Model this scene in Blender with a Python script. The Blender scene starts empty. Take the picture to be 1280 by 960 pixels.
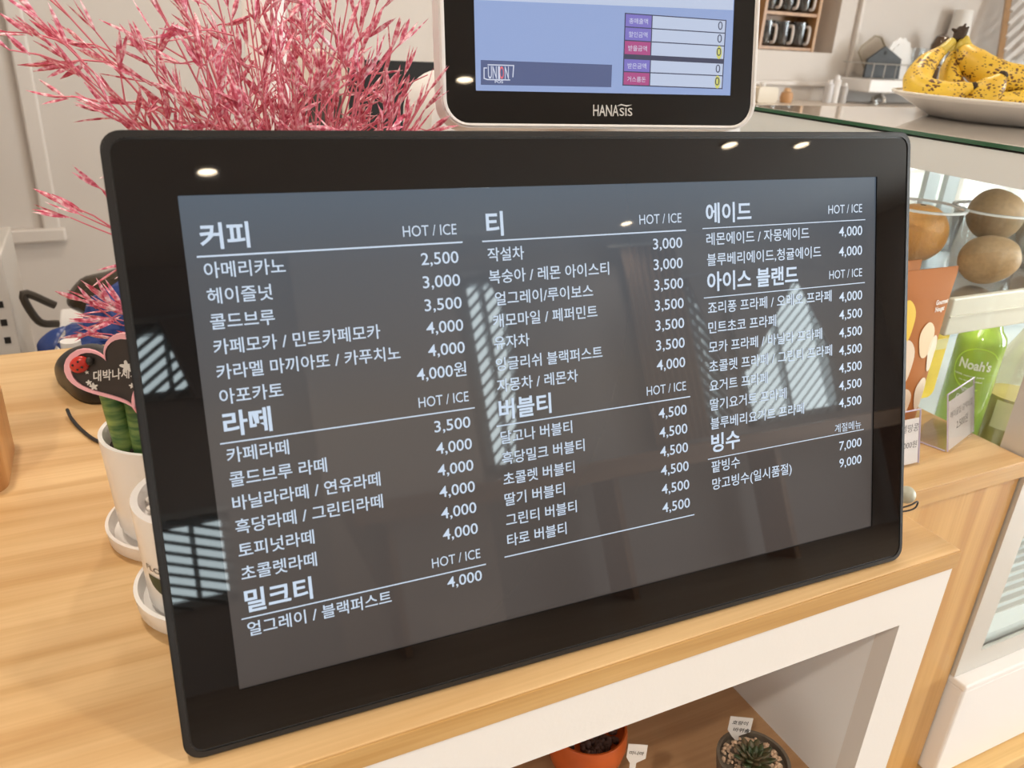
import bpy, bmesh, math, random
from mathutils import Matrix, Vector, Euler

random.seed(7)
SC = bpy.context.scene
COL = SC.collection
PI = math.pi
V = Vector

# ------------------------------------------------------------------ camera
F = 1002.15                                   # focal length in pixels of the 1280 wide frame
CAM = V((-0.26398, -0.35561, 0.37609))
RT = V((0.90025, -0.43222, 0.05238))          # camera right, down, forward
DN = V((-0.13204, -0.38567, -0.91314))
FW = V((0.41487, 0.81513, -0.40427))
cd = bpy.data.cameras.new('camera')
cam = bpy.data.objects.new('camera', cd)
COL.objects.link(cam)
m3 = Matrix((RT, -DN, -FW)).transposed()
cam.matrix_world = Matrix.Translation(CAM) @ m3.to_4x4()
cd.sensor_width = 36
cd.lens = F / 1280 * 36
cd.clip_start = 0.01
cd.dof.use_dof = True
cd.dof.focus_distance = 0.62
cd.dof.aperture_fstop = 13.0
SC.camera = cam

# ------------------------------------------------------------------ world, exposure, daylight
w = bpy.data.worlds.new('world'); SC.world = w; w.use_nodes = True
w.node_tree.nodes['Background'].inputs[0].default_value = (0.75, 0.88, 1.0, 1)
w.node_tree.nodes['Background'].inputs[1].default_value = 1.0
vs = SC.view_settings
vs.view_transform = 'Standard'; vs.look = 'None'; vs.gamma = 1; vs.exposure = 0.5
vs.use_curve_mapping = False

X0, X1, Y0, Y1, Z0, Z1 = -2.3, 5.2, -4.6, 2.4, -0.9, 1.6     # the room
WIN = [(-0.58, -0.15, 0.80, 1.25), (-0.58, -0.15, -0.42, 0.10), (1.50, 1.85, 0.04, 1.38), (3.24, 3.47, 0.08, 1.22), (3.63, 4.55, 0.05, 1.18)]   # x0,x1,z0,z1 in the street wall


def area_light(name, loc, rot, sx, sy, power, col):
    l = bpy.data.lights.new(name, 'AREA'); l.shape = 'RECTANGLE'; l.size = sx; l.size_y = sy
    l.energy = power; l.color = col
    o = bpy.data.objects.new(name, l); COL.objects.link(o); o.location = loc; o.rotation_euler = rot
    return o


for k, (a, b, c, d) in enumerate(WIN):        # daylight just outside each street window
    area_light('window_daylight', ((a + b) / 2, Y0 - 0.25, (c + d) / 2), (PI / 2, 0, 0),
               (b - a) + 0.2, (d - c) + 0.2, 34 * (b - a + .2) * (d - c + .2), (0.84, 0.95, 1.0))
# added brightening light behind an unseen window put into the right wall
area_light('window_daylight', (X1 + 0.25, -2.0, 0.35), (PI / 2, 0, PI / 2), 2.6, 1.9, 230, (0.95, 0.97, 1.0))


# ------------------------------------------------------------------ helpers
def ray(u, v):
    return RT * ((u - 640) / F) + DN * ((v - 480) / F) + FW


def py(y, u, v):
    d = ray(u, v); return CAM + d * ((y - CAM.y) / d.y)


def pz(z, u, v):
    d = ray(u, v); return CAM + d * ((z - CAM.z) / d.z)


def dep(u, v, t):
    return CAM + ray(u, v) * t


def new_mat(name):
    m = bpy.data.materials.new(name); m.use_nodes = True
    return m, m.node_tree.nodes, m.node_tree.links, m.node_tree.nodes['Principled BSDF']


def mat(name, col, rough=0.5, metal=0.0, spec=0.5, bump=0.0, bscale=80, var=0.0, coat=0.0, sss=0.0, emit=None, es=1.0):
    m, N, L, b = new_mat(name)
    b.inputs['Base Color'].default_value = (*col, 1)
    b.inputs['Roughness'].default_value = rough
    b.inputs['Metallic'].default_value = metal
    b.inputs['Specular IOR Level'].default_value = spec
    b.inputs['Coat Weight'].default_value = coat
    if sss:
        b.inputs['Subsurface Weight'].default_value = sss
        b.inputs['Subsurface Radius'].default_value = (0.01, 0.006, 0.003)
    if emit:
        b.inputs['Emission Color'].default_value = (*emit, 1); b.inputs['Emission Strength'].default_value = es
    t = N.new('ShaderNodeTexCoord')
    n = N.new('ShaderNodeTexNoise'); n.inputs['Scale'].default_value = bscale; n.inputs['Detail'].default_value = 4
    L.new(t.outputs['Object'], n.inputs['Vector'])
    if var:
        r = N.new('ShaderNodeValToRGB')
        r.color_ramp.elements[0].color = (*[c * (1 - var) for c in col], 1)
        r.color_ramp.elements[1].color = (*[min(1, c * (1 + var)) for c in col], 1)
        r.color_ramp.elements[0].position = .3; r.color_ramp.elements[1].position = .7
        L.new(n.outputs['Fac'], r.inputs['Fac']); L.new(r.outputs['Color'], b.inputs['Base Color'])
    if bump:
        bp = N.new('ShaderNodeBump'); bp.inputs['Strength'].default_value = bump; bp.inputs['Distance'].default_value = 0.002
        L.new(n.outputs['Fac'], bp.inputs['Height']); L.new(bp.outputs['Normal'], b.inputs['Normal'])
    return m


def wood(name, c0, c1, axis='X', scale=1.0, rough=0.35, staves=0.0):
    """pine: long soft grain along one axis, fine fibre, glued staves of slightly different tint"""
    m, N, L, b = new_mat(name)
    t = N.new('ShaderNodeTexCoord')

    def stretched(s_long, s_cross, detail, dist=0.0):
        mp = N.new('ShaderNodeMapping')
        s = {'X': (s_long, s_cross, s_cross), 'Y': (s_cross, s_long, s_cross), 'Z': (s_cross, s_cross, s_long)}[axis]
        mp.inputs['Scale'].default_value = [v * scale for v in s]
        L.new(t.outputs['Object'], mp.inputs['Vector'])
        n = N.new('ShaderNodeTexNoise'); n.inputs['Scale'].default_value = 1; n.inputs['Detail'].default_value = detail
        n.inputs['Distortion'].default_value = dist
        L.new(mp.outputs['Vector'], n.inputs['Vector'])
        return n
    n1 = stretched(2.2, 38, 3, 0.6); n2 = stretched(9, 420, 2); n3 = stretched(1.0, 11, 1, 0.3)
    r = N.new('ShaderNodeValToRGB')
    e = r.color_ramp.elements
    e[0].position = 0.36; e[0].color = (*c1, 1); e[1].position = 0.60; e[1].color = (*c0, 1)
    L.new(n1.outputs['Fac'], r.inputs['Fac'])
    r2 = N.new('ShaderNodeValToRGB')
    r2.color_ramp.elements[0].position = .25; r2.color_ramp.elements[0].color = (.86, .82, .76, 1)
    r2.color_ramp.elements[1].position = .65; r2.color_ramp.elements[1].color = (1, 1, 1, 1)
    L.new(n2.outputs['Fac'], r2.inputs['Fac'])
    mx = N.new('ShaderNodeMixRGB'); mx.blend_type = 'MULTIPLY'; mx.inputs['Fac'].default_value = 0.55
    L.new(r.outputs['Color'], mx.inputs['Color1']); L.new(r2.outputs['Color'], mx.inputs['Color2'])
    r3 = N.new('ShaderNodeValToRGB')
    r3.color_ramp.elements[0].position = .35; r3.color_ramp.elements[0].color = (.90, .84, .76, 1)
    r3.color_ramp.elements[1].position = .62; r3.color_ramp.elements[1].color = (1.04, 1.03, 1.0, 1)
    L.new(n3.outputs['Fac'], r3.inputs['Fac'])
    mx2 = N.new('ShaderNodeMixRGB'); mx2.blend_type = 'MULTIPLY'; mx2.inputs['Fac'].default_value = 0.8
    L.new(mx.outputs['Color'], mx2.inputs['Color1']); L.new(r3.outputs['Color'], mx2.inputs['Color2'])
    L.new(mx2.outputs['Color'], b.inputs['Base Color'])
    b.inputs['Roughness'].default_value = rough
    return m


def glass_mat(name, tint=(1, 1, 1), amount=0.10, rough=0.02):
    """thin clear sheet: mostly lets light straight through, with a sharp reflection"""
    m, N, L, b = new_mat(name)
    N.remove(b)
    o = N['Material Output']
    tr = N.new('ShaderNodeBsdfTransparent'); tr.inputs['Color'].default_value = (*tint, 1)
    gl = N.new('ShaderNodeBsdfGlossy'); gl.inputs['Roughness'].default_value = rough
    fr = N.new('ShaderNodeLayerWeight'); fr.inputs['Blend'].default_value = 0.5
    pw = N.new('ShaderNodeMath'); pw.operation = 'POWER'; pw.inputs[1].default_value = 5
    L.new(fr.outputs['Facing'], pw.inputs[0])
    mt = N.new('ShaderNodeMath'); mt.operation = 'MULTIPLY_ADD'
    mt.inputs[1].default_value = 0.6; mt.inputs[2].default_value = amount
    L.new(pw.outputs[0], mt.inputs[0])
    mx = N.new('ShaderNodeMixShader')
    L.new(mt.outputs[0], mx.inputs['Fac']); L.new(tr.outputs[0], mx.inputs[1]); L.new(gl.outputs[0], mx.inputs[2])
    L.new(mx.outputs[0], o.inputs['Surface'])
    return m


def emit_mat(name, col, s=1.0):
    m, N, L, b = new_mat(name)
    b.inputs['Base Color'].default_value = (0.01, 0.01, 0.01, 1)
    b.inputs['Emission Color'].default_value = (*col, 1); b.inputs['Emission Strength'].default_value = s
    b.inputs['Roughness'].default_value = 0.3
    return m


def link(name, bm, m, parent=None, loc=(0, 0, 0), smooth=False, M=None):
    me = bpy.data.meshes.new(name)
    if id(bm) in _flat: _flat.discard(id(bm))
    else: bmesh.ops.recalc_face_normals(bm, faces=bm.faces)
    bm.to_mesh(me); bm.free()
    if isinstance(m, (list, tuple)):
        for x in m: me.materials.append(x)
    else:
        me.materials.append(m)
    o = bpy.data.objects.new(name, me); COL.objects.link(o)
    if smooth:
        for p in me.polygons: p.use_smooth = True
        if smooth != 'all':
            try:
                me.set_sharp_from_angle(angle=math.radians(40))
            except Exception:
                pass
    if parent: o.parent = parent
    o.location = loc
    if M is not None: o.matrix_local = M
    return o


def tag(o, label, cat, group=None, kind=None):
    o['label'] = label; o['category'] = cat
    if group: o['group'] = group
    if kind: o['kind'] = kind
    return o


def thing(name, label, cat, loc=(0, 0, 0), rz=0, group=None, M=None):
    o = bpy.data.objects.new(name, None); COL.objects.link(o); o.empty_display_size = 0.02
    if M is not None: o.matrix_world = M
    else:
        o.location = loc; o.rotation_euler = (0, 0, rz)
    return tag(o, label, cat, group)


def struct(name, bm, m, label=None, cat=None):
    o = link(name, bm, m); o['kind'] = 'structure'
    if label: o['label'] = label
    if cat: o['category'] = cat
    return o


def box(bm, x0, x1, y0, y1, z0, z1, bevel=0.0, seg=2):
    r = bmesh.ops.create_cube(bm, size=1)
    vs_ = r['verts']
    for v in vs_:
        v.co = V(((x0 + x1) / 2 + v.co.x * (x1 - x0), (y0 + y1) / 2 + v.co.y * (y1 - y0), (z0 + z1) / 2 + v.co.z * (z1 - z0)))
    if bevel:
        es = list({e for v in vs_ for e in v.link_edges})
        bmesh.ops.bevel(bm, geom=es, offset=bevel, segments=seg, affect='EDGES', profile=.5)
    return vs_


def B(x0, x1, y0, y1, z0, z1, bevel=0.0, seg=2):
    bm = bmesh.new(); box(bm, x0, x1, y0, y1, z0, z1, bevel, seg); return bm


def lathe(bm, prof, n=40, c=(0, 0, 0), axis=None, a0=0, a1=2 * PI):
    """revolve a list of (radius, height)"""
    full = abs(a1 - a0 - 2 * PI) < 1e-6
    cnt = n if full else n + 1
    rings = []
    for r, h in prof:
        if r < 1e-6:
            rings.append([bm.verts.new(V((c[0], c[1], c[2] + h)))])
        else:
            rings.append([bm.verts.new(V((c[0] + r * math.cos(a0 + (a1 - a0) * k / n), c[1] + r * math.sin(a0 + (a1 - a0) * k / n), c[2] + h))) for k in range(cnt)])
    for A, C in zip(rings, rings[1:]):
        m = max(len(A), len(C))
        rg = range(m if full else m - 1)
        for k in rg:
            k2 = (k + 1) % m
            if len(A) == 1 and len(C) == 1: continue
            if len(A) == 1: f = [A[0], C[k], C[k2]]
            elif len(C) == 1: f = [A[k], A[k2], C[0]]
            else: f = [A[k], A[k2], C[k2], C[k]]
            try: bm.faces.new(f)
            except ValueError: pass
    return bm


def tube(bm, pts, rad, n=10, cap=True, squash=1.0):
    """sweep a circle along a polyline; rad may be a list"""
    pts = [V(p) for p in pts]
    if not isinstance(rad, (list, tuple)): rad = [rad] * len(pts)
    up = V((0.13, 0.21, 0.97)); rings = []
    t0 = (pts[1] - pts[0]).normalized()
    s = t0.cross(up)
    if s.length < 1e-3: s = t0.cross(V((1, 0, 0)))
    s.normalize()
    for i, p in enumerate(pts):
        a = pts[max(0, i - 1)]; c = pts[min(len(pts) - 1, i + 1)]
        t = (c - a).normalized()
        s = (s - t * s.dot(t)).normalized(); q = t.cross(s)
        rings.append([bm.verts.new(p + (s * math.cos(2 * PI * k / n) + q * (squash * math.sin(2 * PI * k / n))) * rad[i]) for k in range(n)])
    for A, C in zip(rings, rings[1:]):
        for k in range(n):
            bm.faces.new([A[k], A[(k + 1) % n], C[(k + 1) % n], C[k]])
    if cap:
        bm.faces.new(rings[0][::-1]); bm.faces.new(rings[-1])
    return bm


def smooth_path(pts, sub=6):
    """Catmull-Rom through the points (vectors of any tuple length 3)"""
    P = [V(p) for p in pts]; P = [P[0] * 2 - P[1]] + P + [P[-1] * 2 - P[-2]]
    out = []
    for i in range(1, len(P) - 2):
        for k in range(sub):
            t = k / sub
            a, b_, c, d = P[i - 1], P[i], P[i + 1], P[i + 2]
            out.append(0.5 * ((2 * b_) + (c - a) * t + (2 * a - 5 * b_ + 4 * c - d) * t * t + (3 * b_ - a - 3 * c + d) * t ** 3))
    out.append(P[-2])
    return out


def lerp_list(vals, n):
    out = []
    for i in range(n):
        t = i / (n - 1) * (len(vals) - 1); k = min(int(t), len(vals) - 2)
        out.append(vals[k] + (vals[k + 1] - vals[k]) * (t - k))
    return out


def plate(bm, outline, h0, h1, axis='Y'):
    """prism of an outline [(a,b)] between two heights along the axis; 'Y': a->x, b->z; 'Z': a->x, b->y"""
    def q(a, b, h): return V((a, h, b)) if axis == 'Y' else V((a, b, h))
    A = [bm.verts.new(q(a, b, h0)) for a, b in outline]; C = [bm.verts.new(q(a, b, h1)) for a, b in outline]
    n = len(outline)
    bm.faces.new(A); bm.faces.new(C[::-1])
    for k in range(n): bm.faces.new([A[k], C[k], C[(k + 1) % n], A[(k + 1) % n]])
    return bm


def rrect(x0, x1, z0, z1, r, n=6):
    out = []
    for cx, cz, a in ((x1 - r, z1 - r, 0), (x0 + r, z1 - r, PI / 2), (x0 + r, z0 + r, PI), (x1 - r, z0 + r, 1.5 * PI)):
        for k in range(n + 1):
            t = a + PI / 2 * k / n; out.append((cx + r * math.cos(t), cz + r * math.sin(t)))
    return out


def frame_prism(bm, outer, inner, y0, y1):
    """ring between two outlines of equal length, extruded along y"""
    n = len(outer)
    R = [[bm.verts.new(V((a, y, b))) for a, b in o] for o, y in ((outer, y0), (inner, y0), (inner, y1), (outer, y1))]
    for A, C in ((R[0], R[1]), (R[1], R[2]), (R[2], R[3]), (R[3], R[0])):
        for k in range(n): bm.faces.new([A[k], A[(k + 1) % n], C[(k + 1) % n], C[k]])
    return bm


# text -> flat mesh data
_glyph = {}


def glyphs(s, off=0.0):
    key = (s, off)
    if key in _glyph: return _glyph[key]
    c = bpy.data.curves.new('text', 'FONT'); c.body = s; c.size = 1; c.resolution_u = 3; c.offset = off
    c.fill_mode = 'FRONT'
    o = bpy.data.objects.new('text', c); COL.objects.link(o)
    dg = bpy.context.evaluated_depsgraph_get(); dg.update()
    e = o.evaluated_get(dg); me = e.to_mesh()
    vs_ = [v.co.copy() for v in me.vertices]; fs = [tuple(p.vertices) for p in me.polygons]
    e.to_mesh_clear(); bpy.data.objects.remove(o); bpy.data.curves.remove(c)
    _glyph[key] = (vs_, fs)
    return vs_, fs


def add_text(bm, s, x, z, width=None, height=None, align='l', off=0.0, ref=None, y=0.0, shear=0.0, fn=None, mi=0):
    """lay text in the x-z plane at depth y; x is the left/right/centre edge, z the bottom edge"""
    vs_, fs = glyphs(s, off)
    if not vs_: return
    xs = [v.x for v in vs_]; x0, x1 = min(xs), max(xs)
    rv = glyphs(ref, off)[0] if ref else vs_
    z0, z1 = min(v.y for v in rv), max(v.y for v in rv)
    sx = width / (x1 - x0) if width else height / (z1 - z0)
    sz = height / (z1 - z0) if height else sx
    ox = {'l': x, 'r': x - (x1 - x0) * sx, 'c': x - (x1 - x0) * sx / 2}[align]
    nv = []
    for v in vs_:
        a = ox + (v.x - x0) * sx + shear * (v.y - z0) * sz; b_ = z + (v.y - z0) * sz
        nv.append(bm.verts.new(fn(a, b_) if fn else V((a, y, b_))))
    for f in fs:
        try:
            q = bm.faces.new([nv[i] for i in f]); q.material_index = mi
        except ValueError: pass


def quad_strip(bm, x0, x1, z0, z1, y):
    f = [bm.verts.new(V(p)) for p in ((x0, y, z0), (x1, y, z0), (x1, y, z1), (x0, y, z1))]
    bm.faces.new(f)


_flat = set()


def flat(bm): _flat.add(id(bm)); return bm


# ------------------------------------------------------------------ materials
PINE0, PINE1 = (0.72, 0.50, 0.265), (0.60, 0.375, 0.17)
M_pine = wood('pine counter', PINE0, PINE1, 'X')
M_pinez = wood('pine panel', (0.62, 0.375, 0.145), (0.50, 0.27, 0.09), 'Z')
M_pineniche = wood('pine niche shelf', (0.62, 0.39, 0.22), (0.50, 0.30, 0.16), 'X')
M_white = mat('white painted board', (0.80, 0.775, 0.75), 0.45, bump=.05, bscale=300)
M_wall = mat('wall paint', (0.66, 0.605, 0.56), 0.7, bump=.04, bscale=120)
M_ceil = mat('ceiling paint', (0.74, 0.70, 0.66), 0.8, bump=.04, bscale=90)
M_trim = mat('wall moulding paint', (0.70, 0.645, 0.60), 0.5)
M_black = mat('black plastic', (0.010, 0.009, 0.009), 0.34, bump=.05, bscale=900)
M_blackmatte = mat('matte black plastic', (0.02, 0.02, 0.021), 0.5)
M_pianoblack = mat('glossy black glass', (0.005, 0.004, 0.004), 0.02, spec=0.36)
M_ceramic = mat('white glazed ceramic', (0.86, 0.84, 0.82), 0.22, bump=.02, bscale=40)
M_whitepl = mat('white plastic', (0.84, 0.82, 0.81), 0.3)
M_soil = mat('dark potting soil', (0.035, 0.025, 0.02), 0.95, bump=1.0, bscale=260, var=.5)
M_steel = mat('brushed steel', (0.55, 0.54, 0.52), 0.3, metal=0.9)
M_glass = glass_mat('clear glass', (0.97, 0.99, 0.98), 0.03)
M_acry = glass_mat('clear acrylic', (0.97, 0.97, 0.98), 0.03)
M_cup = glass_mat('clear plastic cup', (0.93, 0.95, 0.96), 0.10, 0.06)
M_paper = mat('white paper', (0.82, 0.80, 0.77), 0.8)
M_ink = mat('black ink', (0.015, 0.013, 0.012), 0.6)

# ------------------------------------------------------------------ the room
fl = B(X0 - .1, X1 + .1, Y0 - .1, Y1 + .1, Z0 - .1, Z0)
M_floor = wood('floor boards', (0.44, 0.35, 0.27), (0.34, 0.26, 0.19), 'X', .5, .4)
struct('floor', fl, M_floor)
struct('ceiling', B(X0 - .1, X1 + .1, Y0 - .1, Y1 + .1, Z1, Z1 + .1), M_ceil)
struct('wall_left', B(X0 - .1, X0, Y0 - .1, Y1 + .1, Z0, Z1), M_wall)
# back wall with the recess that holds the mug shelf
NX0, NX1, NZ0, NZ1 = py(Y1, 938, 60).x, py(Y1, 1040, 66).x, py(Y1, 990, 64).z, 0.95
bm = bmesh.new()
box(bm, X0, NX0, Y1, Y1 + .25, Z0, Z1); box(bm, NX1, X1, Y1, Y1 + .25, Z0, Z1)
box(bm, NX0, NX1, Y1, Y1 + .25, Z0, NZ0); box(bm, NX0, NX1, Y1, Y1 + .25, NZ1, Z1)
box(bm, NX0, NX1, Y1 + .17, Y1 + .25, NZ0, NZ1)
struct('wall_back', bm, M_wall)
# street wall with three windows
bm = bmesh.new()
cols = {}
for a, b, c, d in WIN: cols.setdefault((a, b), []).append((c, d))
xs_ = [X0] + [q for k in sorted(cols) for q in k] + [X1]
for i in range(0, len(xs_), 2): box(bm, xs_[i], xs_[i + 1], Y0 - .1, Y0, Z0, Z1)
for (a, b), zz in cols.items():
    lv = [Z0] + [q for k in sorted(zz) for q in k] + [Z1]
    for i in range(0, len(lv), 2): box(bm, a, b, Y0 - .1, Y0, lv[i], lv[i + 1])
struct('wall_front', bm, mat('street wall paint', (0.52, 0.48, 0.46), 0.7))
# right wall with an added wide opening for the brightening light
bm = bmesh.new()
box(bm, X1, X1 + .1, Y0, -3.3, Z0, Z1); box(bm, X1, X1 + .1, -.7, Y1, Z0, Z1)
box(bm, X1, X1 + .1, -3.3, -.7, Z0, -.6); box(bm, X1, X1 + .1, -3.3, -.7, 1.3, Z1)
struct('wall_right', bm, M_wall)
M_winframe = mat('pale window frame', (0.62, 0.66, 0.68), 0.4)
for k, (a, b, c, d) in enumerate(WIN):
    bm = bmesh.new()
    for (p, q, r, s) in ((a, b, c, c + .05), (a, b, d - .05, d), (a, a + .05, c, d), (b - .05, b, c, d)):
        box(bm, p, q, Y0 - .08, Y0 + .02, r, s)
    box(bm, (a + b) / 2 - .015, (a + b) / 2 + .015, Y0 - .08, Y0 - .02, c, d)
    wf = struct('window_%d' % (k + 1), bm, M_winframe)
    link('pane', B(a + .05, b - .05, Y0 - .055, Y0 - .05, c + .05, d - .05), M_glass, wf)
bm = bmesh.new()  # frame of the added, unseen right-hand window
for (p, q, r, s) in ((-3.3, -.7, -.6, -.54), (-3.3, -.7, 1.24, 1.3), (-3.3, -3.24, -.6, 1.3), (-.76, -.7, -.6, 1.3), (-2.03, -1.97, -.6, 1.3)):
    box(bm, X1 - .02, X1 + .08, p, q, r, s)
wf = struct('window_6', bm, M_winframe)
link('pane', B(X1 + .04, X1 + .045, -3.24, -.76, -.54, 1.24), M_glass, wf)
struct('trim_5', B(.40, 1.42, Y0 + .001, Y0 + .10, Z0, Z1), mat('warm pillar plaster', (.74, .64, .57), .7))
# picture-frame moulding on the back wall, left of the plant
u = py(Y1, 50, 10).x; ub = py(Y1, 76, 285)
zb = ub.z
struct('trim_1', B(ub.x - .045, ub.x, Y1 - .018, Y1, zb, Z1 - .2, .006), M_trim)
struct('trim_2', B(X0 + .3, ub.x + .012, Y1 - .03, Y1, zb - .035, zb + .005, .006), M_trim)
# moulding under the mug recess
q0, q1 = py(Y1, 935, 98), py(Y1, 1058, 103)
struct('trim_3', B(q0.x, q1.x, Y1 - .02, Y1, q1.z - .02, q1.z, .005), M_trim)
struct('trim_4', B(q1.x - .02, q1.x, Y1 - .02, Y1, q1.z, 1.2, .005), M_trim)

# ------------------------------------------------------------------ service counter with display niche
ctr = thing('service_counter', 'pine topped serving counter with white open niche front under the menu screen', 'counter', (0, 0, -.9))
OFF = V((0, 0, .9))
NL, NR, NT, NB = -0.52, 0.281, -0.0635, -0.2775      # niche left, right, top, floor
CB = 0.672
link('worktop', B(-1.5, 0.331, -0.0262, CB, -0.0165, 0, .0008), M_pine, ctr, OFF)
link('front_lipping', B(-1.5, 0.331, -0.0278, -.0263, -0.0167, -.0006, .0004), wood('pine lipping', (0.60, 0.38, 0.16), (0.50, 0.29, 0.10), 'X', 1.3), ctr, OFF)  # strip in darker pine: the front face's shade put into its colour
bm = bmesh.new()
box(bm, -1.5, 0.3285, -0.026, -0.008, NT, -0.0168)          # rail over the niche
box(bm, NR, 0.3285, -0.026, -0.008, -0.898, NT)             # right stile
box(bm, -1.5, NL, -0.026, -0.008, -0.898, NT)
box(bm, NL, NR, -0.026, -0.008, -0.898, NB - .02)
link('front_panel', bm, M_white, ctr, OFF)
bm = bmesh.new()
box(bm, NR, NR + .016, -.008, .30, NB, -.017); box(bm, NL - .016, NL, -.008, .30, NB, -.017)
box(bm, NL - .016, NR + .016, .30, .312, NB, -.017)
link('niche_lining', bm, mat('white niche board', (0.92, 0.94, 0.96), .5), ctr, OFF)
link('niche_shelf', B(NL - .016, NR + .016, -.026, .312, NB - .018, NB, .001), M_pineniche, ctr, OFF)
bm = bmesh.new()
box(bm, .3125, .3285, -.008, .655, -.898, -.0168); box(bm, -1.5, -1.484, -.008, .655, -.898, -.0168)
box(bm, -1.484, .3125, .64, .655, -.898, -.0168)
link('carcass', bm, M_white, ctr, OFF)

# side counter beside it: pine slab on a pine panel
XS, YS = 0.5462, 0.0535
sc_ = thing('side_counter', 'lower pine side counter with vertical pine front panel between menu screen and showcase', 'counter', (.44, .15, -.9))
o_ = V((-.44, -.15, .9))
link('slab', B(0.3315, XS - .002, YS + .0014, .30, -.018, 0, .0008), M_pine, sc_, o_)
link('front_lipping', B(0.3315, XS - .002, YS, YS + .0013, -.0182, -.0005, .0004), wood('pine slab lipping', (0.60, 0.38, 0.16), (0.50, 0.29, 0.10), 'X', 1.3), sc_, o_)  # likewise darker, shade of the slab's front face put into colour
bm = B(0.3315, XS - .002, YS + .005, YS + .022, -.4403, -.0185)
link('front_panel', bm, M_pinez, sc_, o_)
link('side_panel', B(0.3315, XS - .002, .282, .298, -.4403, -.0185), M_pinez, sc_, o_)
# plinth step that carries showcase and panel
bp = thing('base_plank', 'pine floor plank under the white plinth of the showcase', 'plank', (.9, .2, -.9))
link('plank', B(.345, 2.0, .015, .62, -.462, -.4405, .002), wood('pine base plank', (0.72, 0.48, 0.20), (0.58, 0.34, 0.11), 'X'), bp, (-.9, -.2, .9))
link('riser', B(.36, 1.99, .04, .60, -.898, -.4625), M_pinez, bp, (-.9, -.2, .9))

# ------------------------------------------------------------------ menu display
TA = math.radians(15.769); YW = -math.radians(1.6268)
MD = Matrix.Translation((0, 0, .0335)) @ Matrix.Rotation(YW, 4, 'Z') @ Matrix.Rotation(-TA, 4, 'X')
disp = thing('menu_display', 'large black touch screen showing a white Korean drinks menu, leaning on the counter', 'menu screen', M=MD)
W2, H = 0.238, 0.2678
OUT = rrect(-.2700, .2715, -.0335, .2995, .010)
INN = rrect(-.2655, .2670, -.0290, .2950, .007)
bm = frame_prism(bmesh.new(), OUT, INN, -.0012, .006)
bmesh.ops.bevel(bm, geom=[e for e in bm.edges if all(abs(v.co.y + .0012) < 1e-6 for v in e.verts)], offset=.0009, segments=2, affect='EDGES')
link('bezel', bm, M_black, disp, smooth=True)
inn2 = rrect(-.2655, .2670, -.0290, .2950, .007)
scr = rrect(-W2, W2, 0, H, .0006)
link('glass_border', frame_prism(bmesh.new(), inn2, scr, -.0006, .0045), M_pianoblack, disp)
# the lit picture of the panel: grey-brown ground, cooler top also painted for the bluish ceiling reflection
m, N, L, b_ = new_mat('lit menu panel')
b_.inputs['Base Color'].default_value = (0.012, 0.012, 0.013, 1); b_.inputs['Roughness'].default_value = 0.02
t = N.new('ShaderNodeTexCoord'); sp = N.new('ShaderNodeSeparateXYZ'); L.new(t.outputs['Object'], sp.inputs[0])
mr = N.new('ShaderNodeMapRange'); mr.inputs['From Min'].default_value = 0; mr.inputs['From Max'].default_value = H
L.new(sp.outputs['Z'], mr.inputs['Value'])
r = N.new('ShaderNodeValToRGB'); e = r.color_ramp.elements
e[0].position = 0; e[0].color = (.050, .041, .037, 1); e[1].position = 1; e[1].color = (.070, .096, .128, 1)
x = e.new(.55); x.color = (.074, .066, .061, 1)
x = e.new(.85); x.color = (.072, .080, .092, 1)
L.new(mr.outputs[0], r.inputs['Fac']); L.new(r.outputs['Color'], b_.inputs['Emission Color'])
b_.inputs['Emission Strength'].default_value = 0.80
b_.inputs['Specular IOR Level'].default_value = 0.42
M_lcd = m
screen = link('screen', B(-W2 - .001, W2 + .001, .0006, .004, -.001, H + .001), M_lcd, disp)
M_txt = emit_mat('menu lettering light', (0.62, 0.74, 0.90), 0.66)
bm = bmesh.new()
TY = .0003
mm = .001


def row(s, x, z, w_, head=False):
    if head:
        bh = flat(bmesh.new()); add_text(bh, s, x * mm, z * mm, width=w_ * mm, off=.022, y=TY); link('menu_heading', bh, M_txt, screen)
    else:
        add_text(bm, s, x * mm, z * mm, width=w_ * mm, off=.008, y=TY)


def price(s, xr, z):
    ref = '0'; add_text(bm, s, xr * mm, z * mm - (.0 if ref else 0), height=6.9 * mm, width=(22.7 if len(s) < 6 else 30.6) * mm, align='r', ref=ref, off=.006, y=TY)


def hot(s, xr, z, w_=32.0):
    add_text(bm, s, xr * mm, z * mm, width=w_ * mm, height=5.9 * mm if s[0] == 'H' else None, align='r', ref='H' if s[0] == 'H' else None, off=.0, y=TY)


def rule(x0, x1, z, t_=.75):
    quad_strip(bm, x0 * mm, x1 * mm, (z - t_ / 2) * mm, (z + t_ / 2) * mm, TY)


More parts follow.
